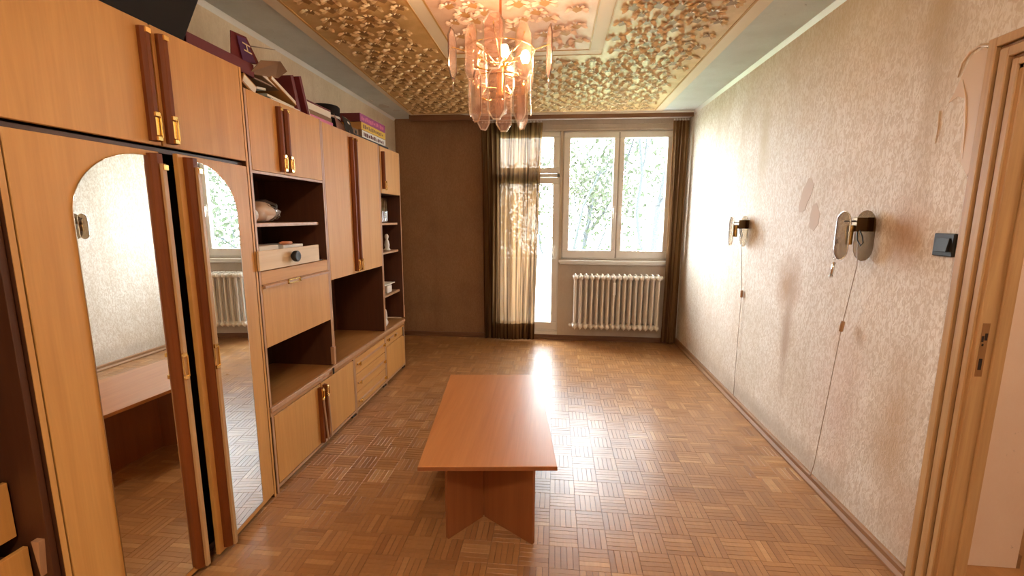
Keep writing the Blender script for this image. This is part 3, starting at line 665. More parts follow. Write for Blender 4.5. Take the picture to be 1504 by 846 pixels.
def plate(ang, r, z0, z1, wd, rim='rim', tw=0.0):
    c = wd*0.30; h = z1 - z0; th = 0.006
    p2 = [(-wd/2, c*1.5), (-wd/2 + c, 0), (wd/2 - c, 0), (wd/2, c*1.5), (wd/2, h - c*1.5), (wd/2 - c, h), (-wd/2 + c, h), (-wd/2, h - c*1.5)]
    cs, sn = math.cos(ang), math.sin(ang)
    c2_, s2_ = math.cos(ang + tw), math.sin(ang + tw)
    def P(u, o, z): return Vector((CX + r*cs + o*c2_ - u*s2_, CY + r*sn + o*s2_ + u*c2_, z0 + z))
    ins = 0.84
    inner = [(u*ins, h/2 + (v - h/2)*(1 - (1-ins)*wd/h)) for u, v in p2]
    mb = MB(); mb.add([P(u, -th/2, v) for u, v in inner] + [P(u, th/2, v) for u, v in inner], [tuple(range(8)), tuple(range(8, 16))[::-1]])
    g = mb.build('glass_plate', M['smoked'], ch)
    rb = MB(); vs = [P(u, -th/2, v) for u, v in inner] + [P(u, -0.0012, v) for u, v in p2] + [P(u, 0.0012, v) for u, v in p2] + [P(u, th/2, v) for u, v in inner]
    fs = []
    for q in range(3):
        for k in range(8): l = (k+1) % 8; fs.append((q*8+k, q*8+l, (q+1)*8+l, (q+1)*8+k))
    rb.add(vs, fs).build('bevelled_edge', M[rim], g)
for k in range(8):
    a = -PI/2 + k*PI/4; out = (k % 2 == 0)
    r = 0.236 if out else 0.172
    z0, z1 = (2.108, 2.345) if out else (2.100, 2.345)
    if k in (2, 6): z0, z1 = 2.140, 2.372
    plate(a, r, z0, z1, 0.098, 'rim_dark' if k in (2, 6) else 'rim', {2: 0.28, 6: -0.20}.get(k, 0.0))
    # curved wire arm with a hook
    cs, sn = math.cos(a), math.sin(a)
    MB().tube([(CX + 0.02*cs, CY + 0.02*sn, 2.19), (CX + 0.08*cs, CY + 0.08*sn, 2.235), (CX + 0.16*cs, CY + 0.16*sn, 2.262), (CX + (r-0.005)*cs, CY + (r-0.005)*sn, 2.285), (CX + (r + 0.008)*cs, CY + (r + 0.008)*sn, 2.300)], 0.0028, 6).build('wire_arm', M['brass'], ch)
    plate(a + 0.0, 0.150 if out else 0.143, 1.915 if k not in (2, 6) else 1.965, 2.148, 0.084)
    if k in (2, 6):
        MB().tube([(CX + (r)*cs, CY + r*sn, 2.14), (CX + r*cs, CY + r*sn, 2.085)], 0.0035, 6).build('pendant_rod', M['chrome'], ch)
def bulb(x, y, z, lit, big=1.0):
    b = MB().lathe([(0.008*big, -0.030*big), (0.015*big, -0.022*big), (0.021*big, -0.006*big), (0.022*big, 0.008*big), (0.017*big, 0.022*big), (0.010*big, 0.030*big), (0.003*big, 0.032*big)], (x, y, z), 16).build('bulb', M['bulb_lit'] if lit else M['bulb_glass'], ch, label='lit bulb' if lit else 'unlit clear bulb')
    MB().lathe([(0.010, -0.075), (0.013, -0.072), (0.013, -0.030*big), (0.009, -0.026*big)], (x, y, z), 10).build('lamp_holder', M['brass'], ch)
    MB().tube([(CX, CY, z - 0.06), ((CX+x)/2, (CY+y)/2, z - 0.085), (x, y, z - 0.07)], 0.004, 6).build('lamp_arm', M['brass'], ch)
bulb(-0.268, 2.37, 2.285, True); bulb(-0.158, 2.285, 2.225, True); bulb(-0.398, 2.30, 2.262, False, 0.9); bulb(-0.385, 2.22, 2.11, False, 0.8); bulb(-0.17, 2.36, 2.15, False, 0.8)
MB().lathe([(0.012, 0.05), (0.022, 0.035), (0.034, 0.008), (0.036, -0.008), (0.030, -0.028), (0.014, -0.040), (0.002, -0.043)], (CX, CY, 2.005), 18).build('globe', M['bulb_glass'], ch, label='clear glass globe at the bottom')

# ------------------------------------------------------------------ wall unit
BK = XL + 0.012
def pull(mb_list, y, z0, z1, par, clasp='bottom', wdt=0.034, xf=None, h=0.026):
    """long upright wooden pull with a brass clasp"""
    b = MB().prism([(FX - 0.001, y - wdt/2), (FX + h*0.5, y - wdt/2), (FX + h, y - wdt/4), (FX + h, y + wdt/4), (FX + h*0.5, y + wdt/2), (FX - 0.001, y + wdt/2)], 2, z0, z1)
    if xf: b.xf(xf)
    o = b.build('handle_strip', M['rail'], par, 0.001)
    return o
def clasp(par, y, z, xf=None, h=0.026, L_=0.10):
    m1 = MB(); x0 = FX + h - 0.002; w_ = 0.020
    m1.box(x0, x0 + 0.010, y - w_/2, y + w_/2, z, z + 0.016).box(x0, x0 + 0.010, y - w_/2, y + w_/2, z + L_ - 0.016, z + L_)
    m1.box(x0, x0 + 0.004, y - w_/2 + 0.003, y + w_/2 - 0.003, z + 0.018, z + L_ - 0.018)
    m1.box(x0 + 0.006, x0 + 0.013, y + w_/2 - 0.004, y + w_/2, z + 0.010, z + L_ - 0.010)
    if xf: m1.xf(xf)
    return m1.build('brass_clasp', M['brass'], par, 0.0015)
# ---- wardrobe
wa = thing('wardrobe', (-1.68, 1.57, 0), 'tall wardrobe with two arched mirror doors slightly ajar', 'wardrobe')
WY0, WY1, WZT = 1.068, 2.056, 2.142
m_ = MB().box(BK, FX - 0.001, WY0, WY0 + 0.016, 0, WZT).box(BK, FX - 0.001, WY1 - 0.016, WY1, 0, WZT).box(BK, FX - 0.02, WY0 + 0.016, WY1 - 0.016, WZT - 0.018, WZT - 0.001).box(BK, FX - 0.022, WY0 + 0.016, WY1 - 0.016, 1.700, 1.718).box(BK, FX - 0.03, WY0 + 0.016, WY1 - 0.016, 0.03, 0.048).box(BK, BK + 0.006, WY0 + 0.016, WY1 - 0.016, 0.03, WZT - 0.02)
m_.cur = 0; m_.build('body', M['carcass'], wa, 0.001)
for ya_, yb_ in ((WY0, WY0 + 0.015), (WY1 - 0.013, WY1)): MB().box(FX - 0.001, FX + 0.001, ya_, yb_, 0, WZT).build('edge_band', M['front'], wa)
MB().box(FX - 0.06, FX - 0.045, WY0 + 0.016, WY1 - 0.016, 0, 0.03).build('plinth', M['carcass'], wa)
for (a, b, hy) in ((WY0 + 0.020, 1.583, 1.548), (1.590, WY1 - 0.015, 1.622)):
    dd = MB().box(FX - 0.018, FX, a, b, 1.724, WZT).build('door', M['front'], wa, 0.0015)
    pull(None, hy, 1.735, 2.118, dd); clasp(dd, hy, 1.736, None, 0.026, 0.10); 
    MB().box(FX + 0.024, FX + 0.032, hy - 0.010, hy + 0.010, 2.098, 2.116).build('brass_cap', M['brass'], dd, 0.001)
def mirror_door(hinge, a, b, mi0, mi1, ay0, ay1, sy, ang, mirror_side):
    X = RZ(ang, Vector((FX - 0.018, hinge, 0)))
    dd = MB().box(FX - 0.018, FX, a, b, 0.022, 1.700).xf(X).build('mirror_door', M['front'], wa, 0.0015)
    # mirror: rectangle with a quarter-elliptic shoulder
    pts = []
    za, zb, zt = 0.052, 1.470, 1.680
    if mirror_side > 0:   # shoulder on the near (small y) side
        pts = [(mi1, za), (mi1, zt)] + [(mi0 + (mi1 - 0.03 - mi0)*(1 - math.cos(t_)) if True else 0, zb + (zt - zb)*math.sin(t_)) for t_ in [PI/2*(1 - k/14) for k in range(15)]] + [(mi0, za)]
    else:
        pts = [(mi0, za), (mi0, zt)] + [(mi1 - (mi1 - mi0 - 0.03)*(1 - math.cos(t_)), zb + (zt - zb)*math.sin(t_)) for t_ in [PI/2*(1 - k/14) for k in range(15)]] + [(mi1, za)]
    MB().prism(pts, 0, FX + 0.0005, FX + 0.0040).xf(X).build('mirror', M['mirror'], dd, label='arched mirror')
    cy = sum(p[0] for p in pts)/len(pts)
    rim = [(FX + 0.003, p[0], p[1]) for p in pts]
    MB().tube([X @ Vector(p) for p in rim], 0.0022, 4, closed=True).build('mirror_edge', M['chrome'], dd)
    pull(None, sy, 0.036, 1.690, dd, wdt=0.046, xf=X, h=0.030)
    m2 = MB().prism([(FX + 0.028, sy - 0.004), (FX + 0.040, sy - 0.004), (FX + 0.040, sy + 0.014), (FX + 0.028, sy + 0.014)], 2, 0.036, 1.655).xf(X)
    m2.build('handle_ridge', M['frame_wood'], dd, 0.001)
    clasp(dd, sy, 0.845, X, 0.036, 0.105)
    MB().box(FX + 0.025, FX + 0.044, sy + 0.000, sy + 0.020, 1.632, 1.652).xf(X).build('brass_cap', M['brass'], dd, 0.001)
    return dd
mirror_door(WY0 + 0.020, WY0 + 0.022, 1.562, 1.236, 1.515, 0, 0, 1.532, -math.radians(0.5), 1)
mirror_door(WY1 - 0.016, 1.605, WY1 - 0.018, 1.655, 1.932, 0, 0, 1.655, math.radians(4.6), -1)

# ---- open unit nearer than the wardrobe
nu = thing('drawer_cabinet', (-1.68, 0.6, 0), 'dark open cabinet with pulled out drawers left of the wardrobe', 'cabinet')
m_ = MB().box(BK, FX - 0.01, 1.046, 1.064, 0, WZT).box(BK, FX - 0.01, 0.10, 0.118, 0, WZT).box(BK, FX - 0.012, 0.118, 1.046, WZT - 0.018, WZT).box(BK, BK + 0.006, 0.118, 1.046, 0.02, WZT - 0.02).box(BK, FX - 0.05, 0.118, 1.046, 0.02, 0.038)
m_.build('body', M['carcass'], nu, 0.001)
for z0, z1, xf_ in ((0.545, 0.715, -1.545), (0.345, 0.515, -1.515), (0.145, 0.315, -1.53)):
    d = MB().box(xf_ - 0.016, xf_, 0.13, 1.036, z0, z1).build('drawer', M['front'], nu, 0.0015)
    MB().box(BK + 0.02, xf_ - 0.016, 0.16, 0.172, z0 + 0.01, z1 - 0.03).box(BK + 0.02, xf_ - 0.016, 1.010, 1.022, z0 + 0.01, z1 - 0.03).box(BK + 0.02, xf_ - 0.016, 0.172, 1.010, z0 + 0.01, z0 + 0.016).box(BK + 0.02, BK + 0.032, 0.172, 1.010, z0 + 0.016, z1 - 0.03).build('drawer_box', M['carcass'], d)
MB().prism([(-1.495, 0.535), (-1.470, 0.535), (-1.482, 0.42)], 1, 1.030, 1.046).build('bracket', M['edge'], nu)
MB().box(FX - 0.018 , FX, 0.12, 0.58, 1.0, WZT).build('door', M['front'], nu, 0.0015)

# ---- generic shell for upper units
def shell(name, y0, y1, z0, z1, label, cat, extra=None, bottom=True, top=True, foot=0.0):
    t_ = thing(name, ((BK + FX)/2, (y0+y1)/2, z0), label, cat)
    m1 = MB().box(BK, FX - 0.003, y0, y0 + 0.014, z0, z1).box(BK, FX - 0.003, y1 - 0.014, y1, z0, z1).box(BK, BK + 0.006, y0 + 0.014, y1 - 0.014, z0, z1)
    if top: m1.box(BK + 0.006, FX - 0.020, y0 + 0.014, y1 - 0.014, z1 - 0.016, z1)
    if bottom: m1.box(BK + 0.006, FX - 0.010, y0 + 0.014, y1 - 0.014, z0, z0 + 0.016)
    for (zz, dx) in (extra or ()): m1.box(BK + 0.006, FX - dx, y0 + 0.014, y1 - 0.014, zz, zz + 0.016)
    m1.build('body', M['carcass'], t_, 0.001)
    for yy_ in (y0, y1 - 0.014): MB().box(FX - 0.003, FX - 0.0005, yy_, yy_ + 0.014, z0, z1).build('edge_band', M['edge'], t_)
    return t_
Z_D = 0.490                                              # worktop height
U2 = shell('shelf_cabinet', 2.066, 2.756, Z_D, 2.058, 'cabinet section with two upper doors, open niches and a drop front', 'cabinet', [(1.688, 0.022), (1.185, 0.022), (0.800, 0.022)], bottom=False)
for (a, b, hy) in ((2.082, 2.343, 2.315), (2.347, 2.740, 2.372)):
    dd = MB().box(FX - 0.018, FX, a, b, 1.690, 2.058).build('door', M['front'], U2, 0.0015)
    pull(None, hy, 1.702, 2.030, dd, wdt=0.030); clasp(dd, hy, 1.703, None, 0.026, 0.085)
    MB().box(FX + 0.024, FX + 0.031, hy - 0.008, hy + 0.008, 2.010, 2.026).build('brass_cap', M['brass'], dd, 0.001)
MB().box(BK + 0.01, FX - 0.045, 2.080, 2.742, 1.418, 1.434).box(FX - 0.045, FX - 0.030, 2.080, 2.700, 1.416, 1.436).build('shelf', M['edge'], U2, 0.002)
MB().box(FX - 0.018, FX - 0.002, 2.082, 2.740, 1.676, 1.688).build('door_rail', M['edge'], U2)
ff = MB().box(FX - 0.018, FX, 2.082, 2.740, 0.804, 1.120).build('drop_front', M['front'], U2, 0.0015)
MB().box(FX - 0.018, FX - 0.001, 2.082, 2.740, 1.130, 1.196).build('fixed_panel', M['front_y'], U2, 0.0015)
MB().prism([(FX, 1.108), (FX + 0.016, 1.112), (FX + 0.016, 1.124), (FX, 1.130)], 1, 2.085, 2.735).build('grip_ridge', M['edge'], ff)
MB().box(FX + 0.014, FX + 0.022, 2.275, 2.285, 1.108, 1.132).box(FX + 0.014, FX + 0.022, 2.385, 2.395, 1.108, 1.132).box(FX + 0.014, FX + 0.022, 2.275, 2.395, 1.108, 1.114).box(FX + 0.014, FX + 0.022, 2.275, 2.395, 1.126, 1.132).build('brass_handle', M['brass'], ff, 0.001)

U3 = shell('tall_door_cabinet', 2.760, 3.668, Z_D, 2.050, 'cabinet section with two tall narrow doors above an open niche', 'cabinet', [(1.056, 0.022)], bottom=False)
for (a, b, hy) in ((2.776, 3.176, 3.150), (3.180, 3.652, 3.208)):
    dd = MB().box(FX - 0.018, FX, a, b, 1.058, 2.050).build('door', M['front'], U3, 0.0015)
    pull(None, hy, 1.075, 2.020, dd, wdt=0.034); clasp(dd, hy, 1.076, None, 0.026, 0.085)
    MB().box(FX + 0.024, FX + 0.031, hy - 0.008, hy + 0.008, 2.000, 2.016).build('brass_cap', M['brass'], dd, 0.001)
U4 = shell('narrow_shelf_unit', 3.672, 4.166, Z_D + 0.012, 2.045, 'narrow end section of the wall unit with one door over open shelves', 'shelf unit', [(1.662, 0.022)], bottom=False)
dd = MB().box(FX - 0.018, FX, 3.700, 4.150, 1.664, 2.045).build('door', M['front'], U4, 0.0015)
pull(None, 3.738, 1.700, 2.005, dd, wdt=0.030); clasp(dd, 3.738, 1.690, None, 0.026, 0.075)
for z in (1.398, 1.146, 0.765): MB().box(BK + 0.01, FX - 0.035, 3.686, 4.152, z, z + 0.016).box(FX - 0.035, FX - 0.022, 3.690, 4.120, z - 0.001, z + 0.017).build('shelf', M['edge'], U4, 0.002)
MB().box(FX - 0.004, FX + 0.004, 4.148, 4.168, 0.503, 0.62).build('end_bracket', M['edge'], U4, 0.001)

# ---- worktop
wt = thing('worktop', (-1.67, 3.1, 0.42), 'long beech desk top board running above the base cabinets', 'worktop')
MB().box(BK, FX - 0.004, 2.062, 4.160, 0.468, 0.4895).build('board', M['desk'], wt)
MB().box(FX - 0.004, FX + 0.010, 2.062, 4.155, 0.462, 0.4885).build('front_lip', M['edge'], wt, 0.003)
MB().box(FX - 0.016, FX + 0.001, 2.062, 4.155, 0.437, 0.462).build('front_apron', M['desk'], wt, 0.001)
MB().box(FX - 0.01, FX + 0.014, 2.730, 2.755, 0.500, 0.62).build('post', M['edge'], U2, 0.002)
MB().box(FX + 0.011, FX + 0.018, 2.700, 2.716, 0.445, 0.485).build('connector', M['black'], wt, 0.002)

# ---- base cabinets
def base_unit(name, y0, y1, label, cat):
    t_ = thing(name, ((BK + FX)/2, (y0+y1)/2, 0), label, cat)
    MB().box(BK, FX - 0.003, y0, y0 + 0.014, 0.001, 0.436).box(BK, FX - 0.003, y1 - 0.014, y1, 0.001, 0.436).box(BK, BK + 0.006, y0 + 0.014, y1 - 0.014, 0.03, 0.436).box(BK, FX - 0.025, y0 + 0.014, y1 - 0.014, 0.03, 0.046).box(FX - 0.075, FX - 0.060, y0 + 0.014, y1 - 0.014, 0.0, 0.03).build('body', M['carcass'], t_, 0.001)
    for q_ in ((y0, y0 + 0.014, 0.001, 0.436), (y1 - 0.014, y1, 0.02, 0.436), (y0 + 0.0145, y1 - 0.0145, 0.028, 0.044)): MB().box(FX - 0.003, FX + 0.001, *q_).build('edge_band', M['edge'], t_)
    MB().box(FX - 0.05, FX - 0.008, y1 - 0.05, y1 - 0.008, 0.0, 0.028).build('foot', M['black'], t_, label='black foot')
    return t_
B1 = base_unit('base_cabinet', 2.070, 3.038, 'low two door base cabinet at the near end of the wall unit', 'cabinet')
for (a, b, hy, lean) in ((2.092, 2.560, 2.538, 0.014), (2.572, 3.022, 2.598, 0.0)):
    dd = MB().box(FX - 0.018, FX, a, b, 0.048, 0.430).build('door', M['front'], B1, 0.0015)
    o = MB().prism([(FX - 0.001, hy - 0.014), (FX + 0.022, hy - 0.010), (FX + 0.024, hy + 0.006), (FX - 0.001, hy + 0.014)], 2, 0.052, 0.415)
    o.build('handle_strip', M['rail'], dd, 0.001)
    MB().prism([(hy - 0.002, 0.34), (hy + 0.006, 0.34), (hy + 0.022 + lean, 0.055), (hy + 0.012 + lean, 0.055)], 0, FX + 0.023, FX + 0.031).build('handle_ridge', M['edge'], dd)
    clasp(dd, hy, 0.335, None, 0.024, 0.075)
B2 = base_unit('drawer_unit', 3.042, 3.646, 'low base unit of three drawers in the middle of the wall unit', 'cabinet')
for z0, z1, lip in ((0.312, 0.430, 0.385), (0.168, 0.306, 0.238), (0.048, 0.162, 0.095)):
    d = MB().box(FX - 0.018, FX, 3.060, 3.630, z0, z1).build('drawer', M['front_y'], B2, 0.0015)
    MB().prism([(FX, lip - 0.008), (FX + 0.012, lip - 0.004), (FX + 0.012, lip + 0.004), (FX, lip + 0.008)], 1, 3.08, 3.61).build('grip_ridge', M['edge'], d)
    for yk in (3.100, 3.590):
        MB().box(FX + 0.010, FX + 0.020, yk - 0.022, yk + 0.022, lip - 0.007, lip + 0.007).box(FX + 0.018, FX + 0.026, yk - 0.008, yk + 0.008, lip - 0.014, lip + 0.014).build('brass_knob', M['brass'], d, 0.002)
B3 = base_unit('base_cabinet', 3.650, 4.146, 'small low base cabinet with a flap at the far end of the wall unit', 'cabinet')
d = MB().box(FX - 0.018, FX, 3.668, 4.130, 0.345, 0.430).build('drawer', M['front_y'], B3, 0.0015)
MB().prism([(FX, 0.392), (FX + 0.010, 0.396), (FX + 0.010, 0.404), (FX, 0.408)], 1, 3.69, 3.93).build('grip_ridge', M['edge'], d)
for yk in (3.70, 3.86): MB().box(FX + 0.008, FX + 0.020, yk - 0.016, yk + 0.016, 0.388, 0.410).build('brass_knob', M['brass'], d, 0.002)
MB().box(FX - 0.018, FX + 0.004, 3.668, 4.130, 0.048, 0.340).build('door', M['front'], B3, 0.0015)
MB().box(FX + 0.001, FX + 0.012, 4.085, 4.100, 0.33, 0.42).build('strap', M['steel'], B3, 0.001)

# ------------------------------------------------------------------ table
tb = thing('coffee_table', (-0.318, 2.245, 0), 'low rectangular orange brown veneered coffee table in the middle of the floor', 'table')
TA = math.radians(6.1); TC = Vector((-0.318, 2.245, 0))
def TX(mb): return mb.xf(Matrix.Translation(TC) @ Matrix.Rotation(TA, 4, 'Z'))
hw, hl_ = 0.289, 0.548
TX(MB().box(-hw, hw, -hl_, hl_, 0.430, 0.450)).build('tabletop', M['table'], tb, 0.0015)
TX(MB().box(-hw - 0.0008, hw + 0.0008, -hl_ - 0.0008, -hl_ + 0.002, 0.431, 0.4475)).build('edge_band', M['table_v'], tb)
def panel(x0, y0, x1, y1, nm='base_panel', t_=0.018):
    d = Vector((x1 - x0, y1 - y0, 0)); n_ = Vector((-d.y, d.x, 0)).normalized()*t_/2; d0 = Vector((x0, y0, 0)); d1_ = Vector((x1, y1, 0))
    poly = [(d0 + n_)[:2], (d1_ + n_)[:2], (d1_ - n_)[:2], (d0 - n_)[:2]]
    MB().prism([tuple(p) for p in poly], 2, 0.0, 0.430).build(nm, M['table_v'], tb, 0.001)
panel(-0.072, 1.838, -0.318, 2.010); panel(-0.470, 1.832, -0.335, 2.005)
panel(-0.327, 2.012, -0.372, 2.45, 'spine_panel'); panel(-0.372, 2.452, -0.20, 2.64); panel(-0.378, 2.455, -0.60, 2.60)

# ------------------------------------------------------------------ things on top and in the unit
WT = WZT; UT = 2.058
def rot(axis, deg): return Matrix.Rotation(math.radians(deg), 3, axis)
# black case on the wardrobe
bc = thing('black_case', (-1.66, 1.5, WT), 'large black case lying on top of the wardrobe', 'case')
MB().prism([(1.20, WT + 0.001), (1.768, WT + 0.001), (1.925, WT + 0.30), (1.925, WT + 0.36), (1.20, WT + 0.36)], 0, -1.86, -1.475).build('case_body', M['black_matt'], bc, 0.01, 3)
MB().box(-1.476, -1.468, 1.40, 1.60, WT + 0.28, WT + 0.32).build('case_handle', M['black'], bc, 0.003)
# red box
rb = thing('shoe_box', (-1.56, 2.0, WT), 'open dark red cardboard box with raised flaps at the wardrobe edge', 'box')
YB0, YB1 = 1.80, 2.215
m_ = MB().box(-1.70, -1.492, YB0, YB1, WT, WT + 0.004).box(-1.496, -1.492, YB0, YB1, WT, WT + 0.062).box(-1.70, -1.696, YB0, YB1, WT, WT + 0.062).box(-1.70, -1.492, YB0, YB0 + 0.004, WT, WT + 0.062)
m_.build('box_tray', M['maroon'], rb)
pp = MB().add([(-1.70, 2.12, WT + 0.05), (-1.50, 2.095, WT + 0.05), (-1.52, 2.15, WT + 0.21), (-1.72, 2.20, WT + 0.21)], [(0,1,2,3),(3,2,1,0)])
def sheet(pts, th, m, nm, par, label=None):
    a, b, c, *r = [Vector(p) for p in pts]; n_ = (b - a).cross(c - a).normalized()*th; k = len(pts)
    vs = [Vector(p) for p in pts] + [Vector(p) - n_ for p in pts]
    return MB().add(vs, [tuple(range(k)), tuple(range(k, 2*k))[::-1]] + [(i, k+i, k+(i+1) % k, (i+1) % k) for i in range(k)]).build(nm, m, par, label=label)
lid = [(-1.505, 2.075, WT + 0.035), (-1.505, 2.285, WT + 0.085), (-1.535, 2.240, WT + 0.200), (-1.535, 2.130, WT + 0.190)]
sheet(lid, 0.003, M['maroon'], 'lid_panel', rb, 'purplish raised lid panel')
sheet([(-1.497, 2.150, WT + 0.055), (-1.497, 2.245, WT + 0.078), (-1.526, 2.220, WT + 0.186), (-1.526, 2.160, WT + 0.178)], 0.002, M['purple'], 'printed_label', rb, 'dark purple printed label with a pale letter')
sheet([(-1.500, 2.19, WT + 0.015), (-1.500, 2.425, WT + 0.060), (-1.43, 2.400, WT + 0.085), (-1.40, 2.30, WT + 0.10), (-1.45, 2.215, WT + 0.08)], 0.003, M['card'], 'flap', rb, 'brown open flap')
sheet([(-1.62, 2.24, WT + 0.17), (-1.60, 2.31, WT + 0.19), (-1.50, 2.42, WT + 0.20), (-1.53, 2.30, WT + 0.175)], 0.003, M['card_grey'], 'flap', rb, 'grey open flap')
sheet([(-1.50, 2.20, WT + 0.004), (-1.50, 2.37, WT + 0.004), (-1.56, 2.40, WT + 0.04), (-1.56, 2.20, WT + 0.03)], 0.003, M['card_grey'], 'flap', rb)
def text_mesh(ch_, size, Mx, m, par, nm='lettering'):
    cu = bpy.data.curves.new('txt', 'FONT'); cu.body = ch_; cu.size = size; cu.extrude = 0.0005; cu.align_x = 'CENTER'; cu.align_y = 'CENTER'
    tmp = bpy.data.objects.new('tmp', cu); COL.objects.link(tmp); bpy.context.view_layer.update()
    me = bpy.data.meshes.new_from_object(tmp.evaluated_get(bpy.context.evaluated_depsgraph_get()))
    bpy.data.objects.remove(tmp)
    root = par
    while root.parent: root = root.parent
    me.transform(Matrix.Translation(-Vector(root.location)) @ Mx); me.materials.clear(); me.materials.append(m)
    o = bpy.data.objects.new(nm, me); COL.objects.link(o); o.parent = par; return o
ex = Vector((0, 1, 0.24)).normalized(); upv = Vector((-0.029, 0.0, 0.108)).normalized(); nv = ex.cross(upv).normalized(); upv = nv.cross(ex)
Rm = Matrix((ex, upv, nv)).transposed().to_4x4()
text_mesh('H', 0.075, Matrix.Translation(Vector((-1.5085, 2.205, WT + 0.134))) @ Rm @ Matrix.Rotation(math.radians(72), 4, 'Z'), M['ivory'], rb)

# books and papers on section two
def book(name, c, size, R_, m, label, page_axis=None):
    t_ = thing(name, c, label, 'book', 'books and papers on top of the wall unit')
    hx, hy, hz = size
    MB().obox(c, (hx, hy, hz), R_).build('cover', m, t_, 0.001)
    if m in (M['maroon_dk'], M['maroon']): return t_
    off = R_ @ Vector((0.002, 0, 0)); MB().obox(Vector(c) + off, (hx - 0.001, hy*0.70, hz - 0.008) if hy < hz else (hx - 0.001, hy - 0.008, hz*0.70), R_).build('pages', M['paper'], t_)
    return t_
def base_z(size, R_):  # half height of a rotated box
    return sum(abs((R_ @ Vector(v)).z) for v in ((size[0]/2, 0, 0), (0, size[1]/2, 0), (0, 0, size[2]/2)))
def put(name, x, y, size, R_, m, label, z=UT, dz=0.0):
    return book(name, (x, y, z + base_z(size, R_) + 0.001 + dz), size, R_, m, label)
put('book', -1.57, 2.17, (0.16, 0.10, 0.05), rot('X', -24), M['orange'], 'small tan book tilted in the corner beside the wardrobe')
put('book', -1.58, 2.46, (0.19, 0.27, 0.018), rot('X', 0), M['paper'], 'flat pale book at the bottom under the leaning books')
put('book', -1.59, 2.45, (0.17, 0.25, 0.014), rot('X', -2), mat('grey_green_cover', (0.35, 0.36, 0.30), 0.6), 'thin grey green book lying on the flat pale book', z=UT + 0.019)
put('notebook', -1.57, 2.47, (0.15, 0.24, 0.022), rot('X', -20), M['orange'], 'ochre notebook sloping over the flat books', z=UT + 0.038)
put('book', -1.60, 2.575, (0.22, 0.030, 0.20), rot('X', 18), M['maroon_dk'], 'thick dark maroon book leaning to the right')
put('book', -1.585, 2.628, (0.23, 0.024, 0.21), rot('X', 20), M['maroon'], 'second maroon book leaning against the thick dark one')
put('book', -1.585, 2.668, (0.20, 0.016, 0.185), rot('X', 21), M['orange'], 'thin ochre book at the right end of the leaning books')
put('paper_sheaf', -1.60, 2.31, (0.12, 0.13, 0.012), rot('X', 8), M['paper'], 'pale sheaf of papers under the cardboard flap', dz=0.05)
put('book', -1.60, 2.40, (0.18, 0.20, 0.020), rot('X', -13), M['card'], 'dark brown book in the middle of the pile', z=UT + 0.075)
# magazines
for k, (h, m, lab, dx) in enumerate(((0.045, M['pink'], 'pink edged magazine bundle at the bottom of its stack', 0.0), (0.028, M['card'], 'tan magazine bundle in the middle of its stack', 0.008), (0.042, M['paper'], 'pale paper bundle above the tan magazines', 0.012), (0.010, M['maroon'], 'thin red book on top of the magazine stack', 0.012))):
    z = UT + 0.001 + (0, 0.046, 0.075, 0.118)[k]
    t_ = thing('magazine_bundle' if k < 3 else 'book', (-1.63, 2.94, z), lab, 'magazines' if k < 3 else 'book', 'magazine stack on top of the wall unit')
    MB().box(-1.78, -1.535 - dx, 2.78, 3.09, z, z + h).build('sheets', m, t_, 0.003, 2)
t_ = thing('box', (-1.66, 2.745, UT), 'small dark brown box behind the magazine stack', 'box')
MB().box(-1.80, -1.575, 2.724, 2.776, UT + 0.001, UT + 0.150).box(-1.806, -1.569, 2.718, 2.778, UT + 0.150, UT + 0.158).build('box_body', M['card'], t_, 0.002)
# black cap, photo
cp = thing('hat', (-1.66, 3.25, UT), 'black flat topped hat standing behind the leaning photographs', 'hat')
MB().lathe([(0.100, 0.001), (0.098, 0.06), (0.104, 0.12), (0.106, 0.185), (0.098, 0.193), (0.02, 0.195)], (-1.67, 3.24, UT), 24).build('crown', M['black_matt'], cp)
MB().lathe([(0.108, 0.105), (0.109, 0.115), (0.106, 0.120)], (-1.67, 3.24, UT), 24).build('band', M['white'], cp)
ph_ = thing('photo_print', (-1.55, 3.2, UT), 'curled brownish photo print leaning against the black hat', 'photo')
mb = MB(); mb.smooth = True; pts = []
for j in range(7):
    for i in range(9):
        u, v = i/8, j/6; pts.append((-1.515 - 0.03*math.sin(u*PI) - 0.02*v, 3.11 + 0.22*u, UT + 0.001 + 0.115*v*(1 - 0.55*u*u)))
mb.add(pts, [(j*9+i, j*9+i+1, (j+1)*9+i+1, (j+1)*9+i) for j in range(6) for i in range(8)])
o = mb.build('print_sheet', mat('print_brown', (0.26, 0.13, 0.10), 0.35), ph_); sd = o.modifiers.new('s', 'SOLIDIFY'); sd.thickness = 0.0015
ph2 = thing('photo_print', (-1.55, 3.33, UT), 'black and white photo print with a portrait right of the curled print', 'photo')
sheet([(-1.520, 3.26, UT + 0.001), (-1.520, 3.40, UT + 0.001), (-1.555, 3.395, UT + 0.125), (-1.555, 3.27, UT + 0.135)], 0.0015, M['black'], 'print_sheet', ph2)
sheet([(-1.5445, 3.29, UT + 0.085), (-1.5395, 3.385, UT + 0.060), (-1.548, 3.37, UT + 0.105), (-1.552, 3.31, UT + 0.115)], 0.0006, M['white'], 'light_area', ph2)
sheet([(-1.5498, 3.31, UT + 0.108), (-1.5498, 3.36, UT + 0.108), (-1.556, 3.355, UT + 0.132), (-1.556, 3.315, UT + 0.134)], 0.0006, mat('skin_print', (0.60, 0.36, 0.24), 0.5), 'face_area', ph2)
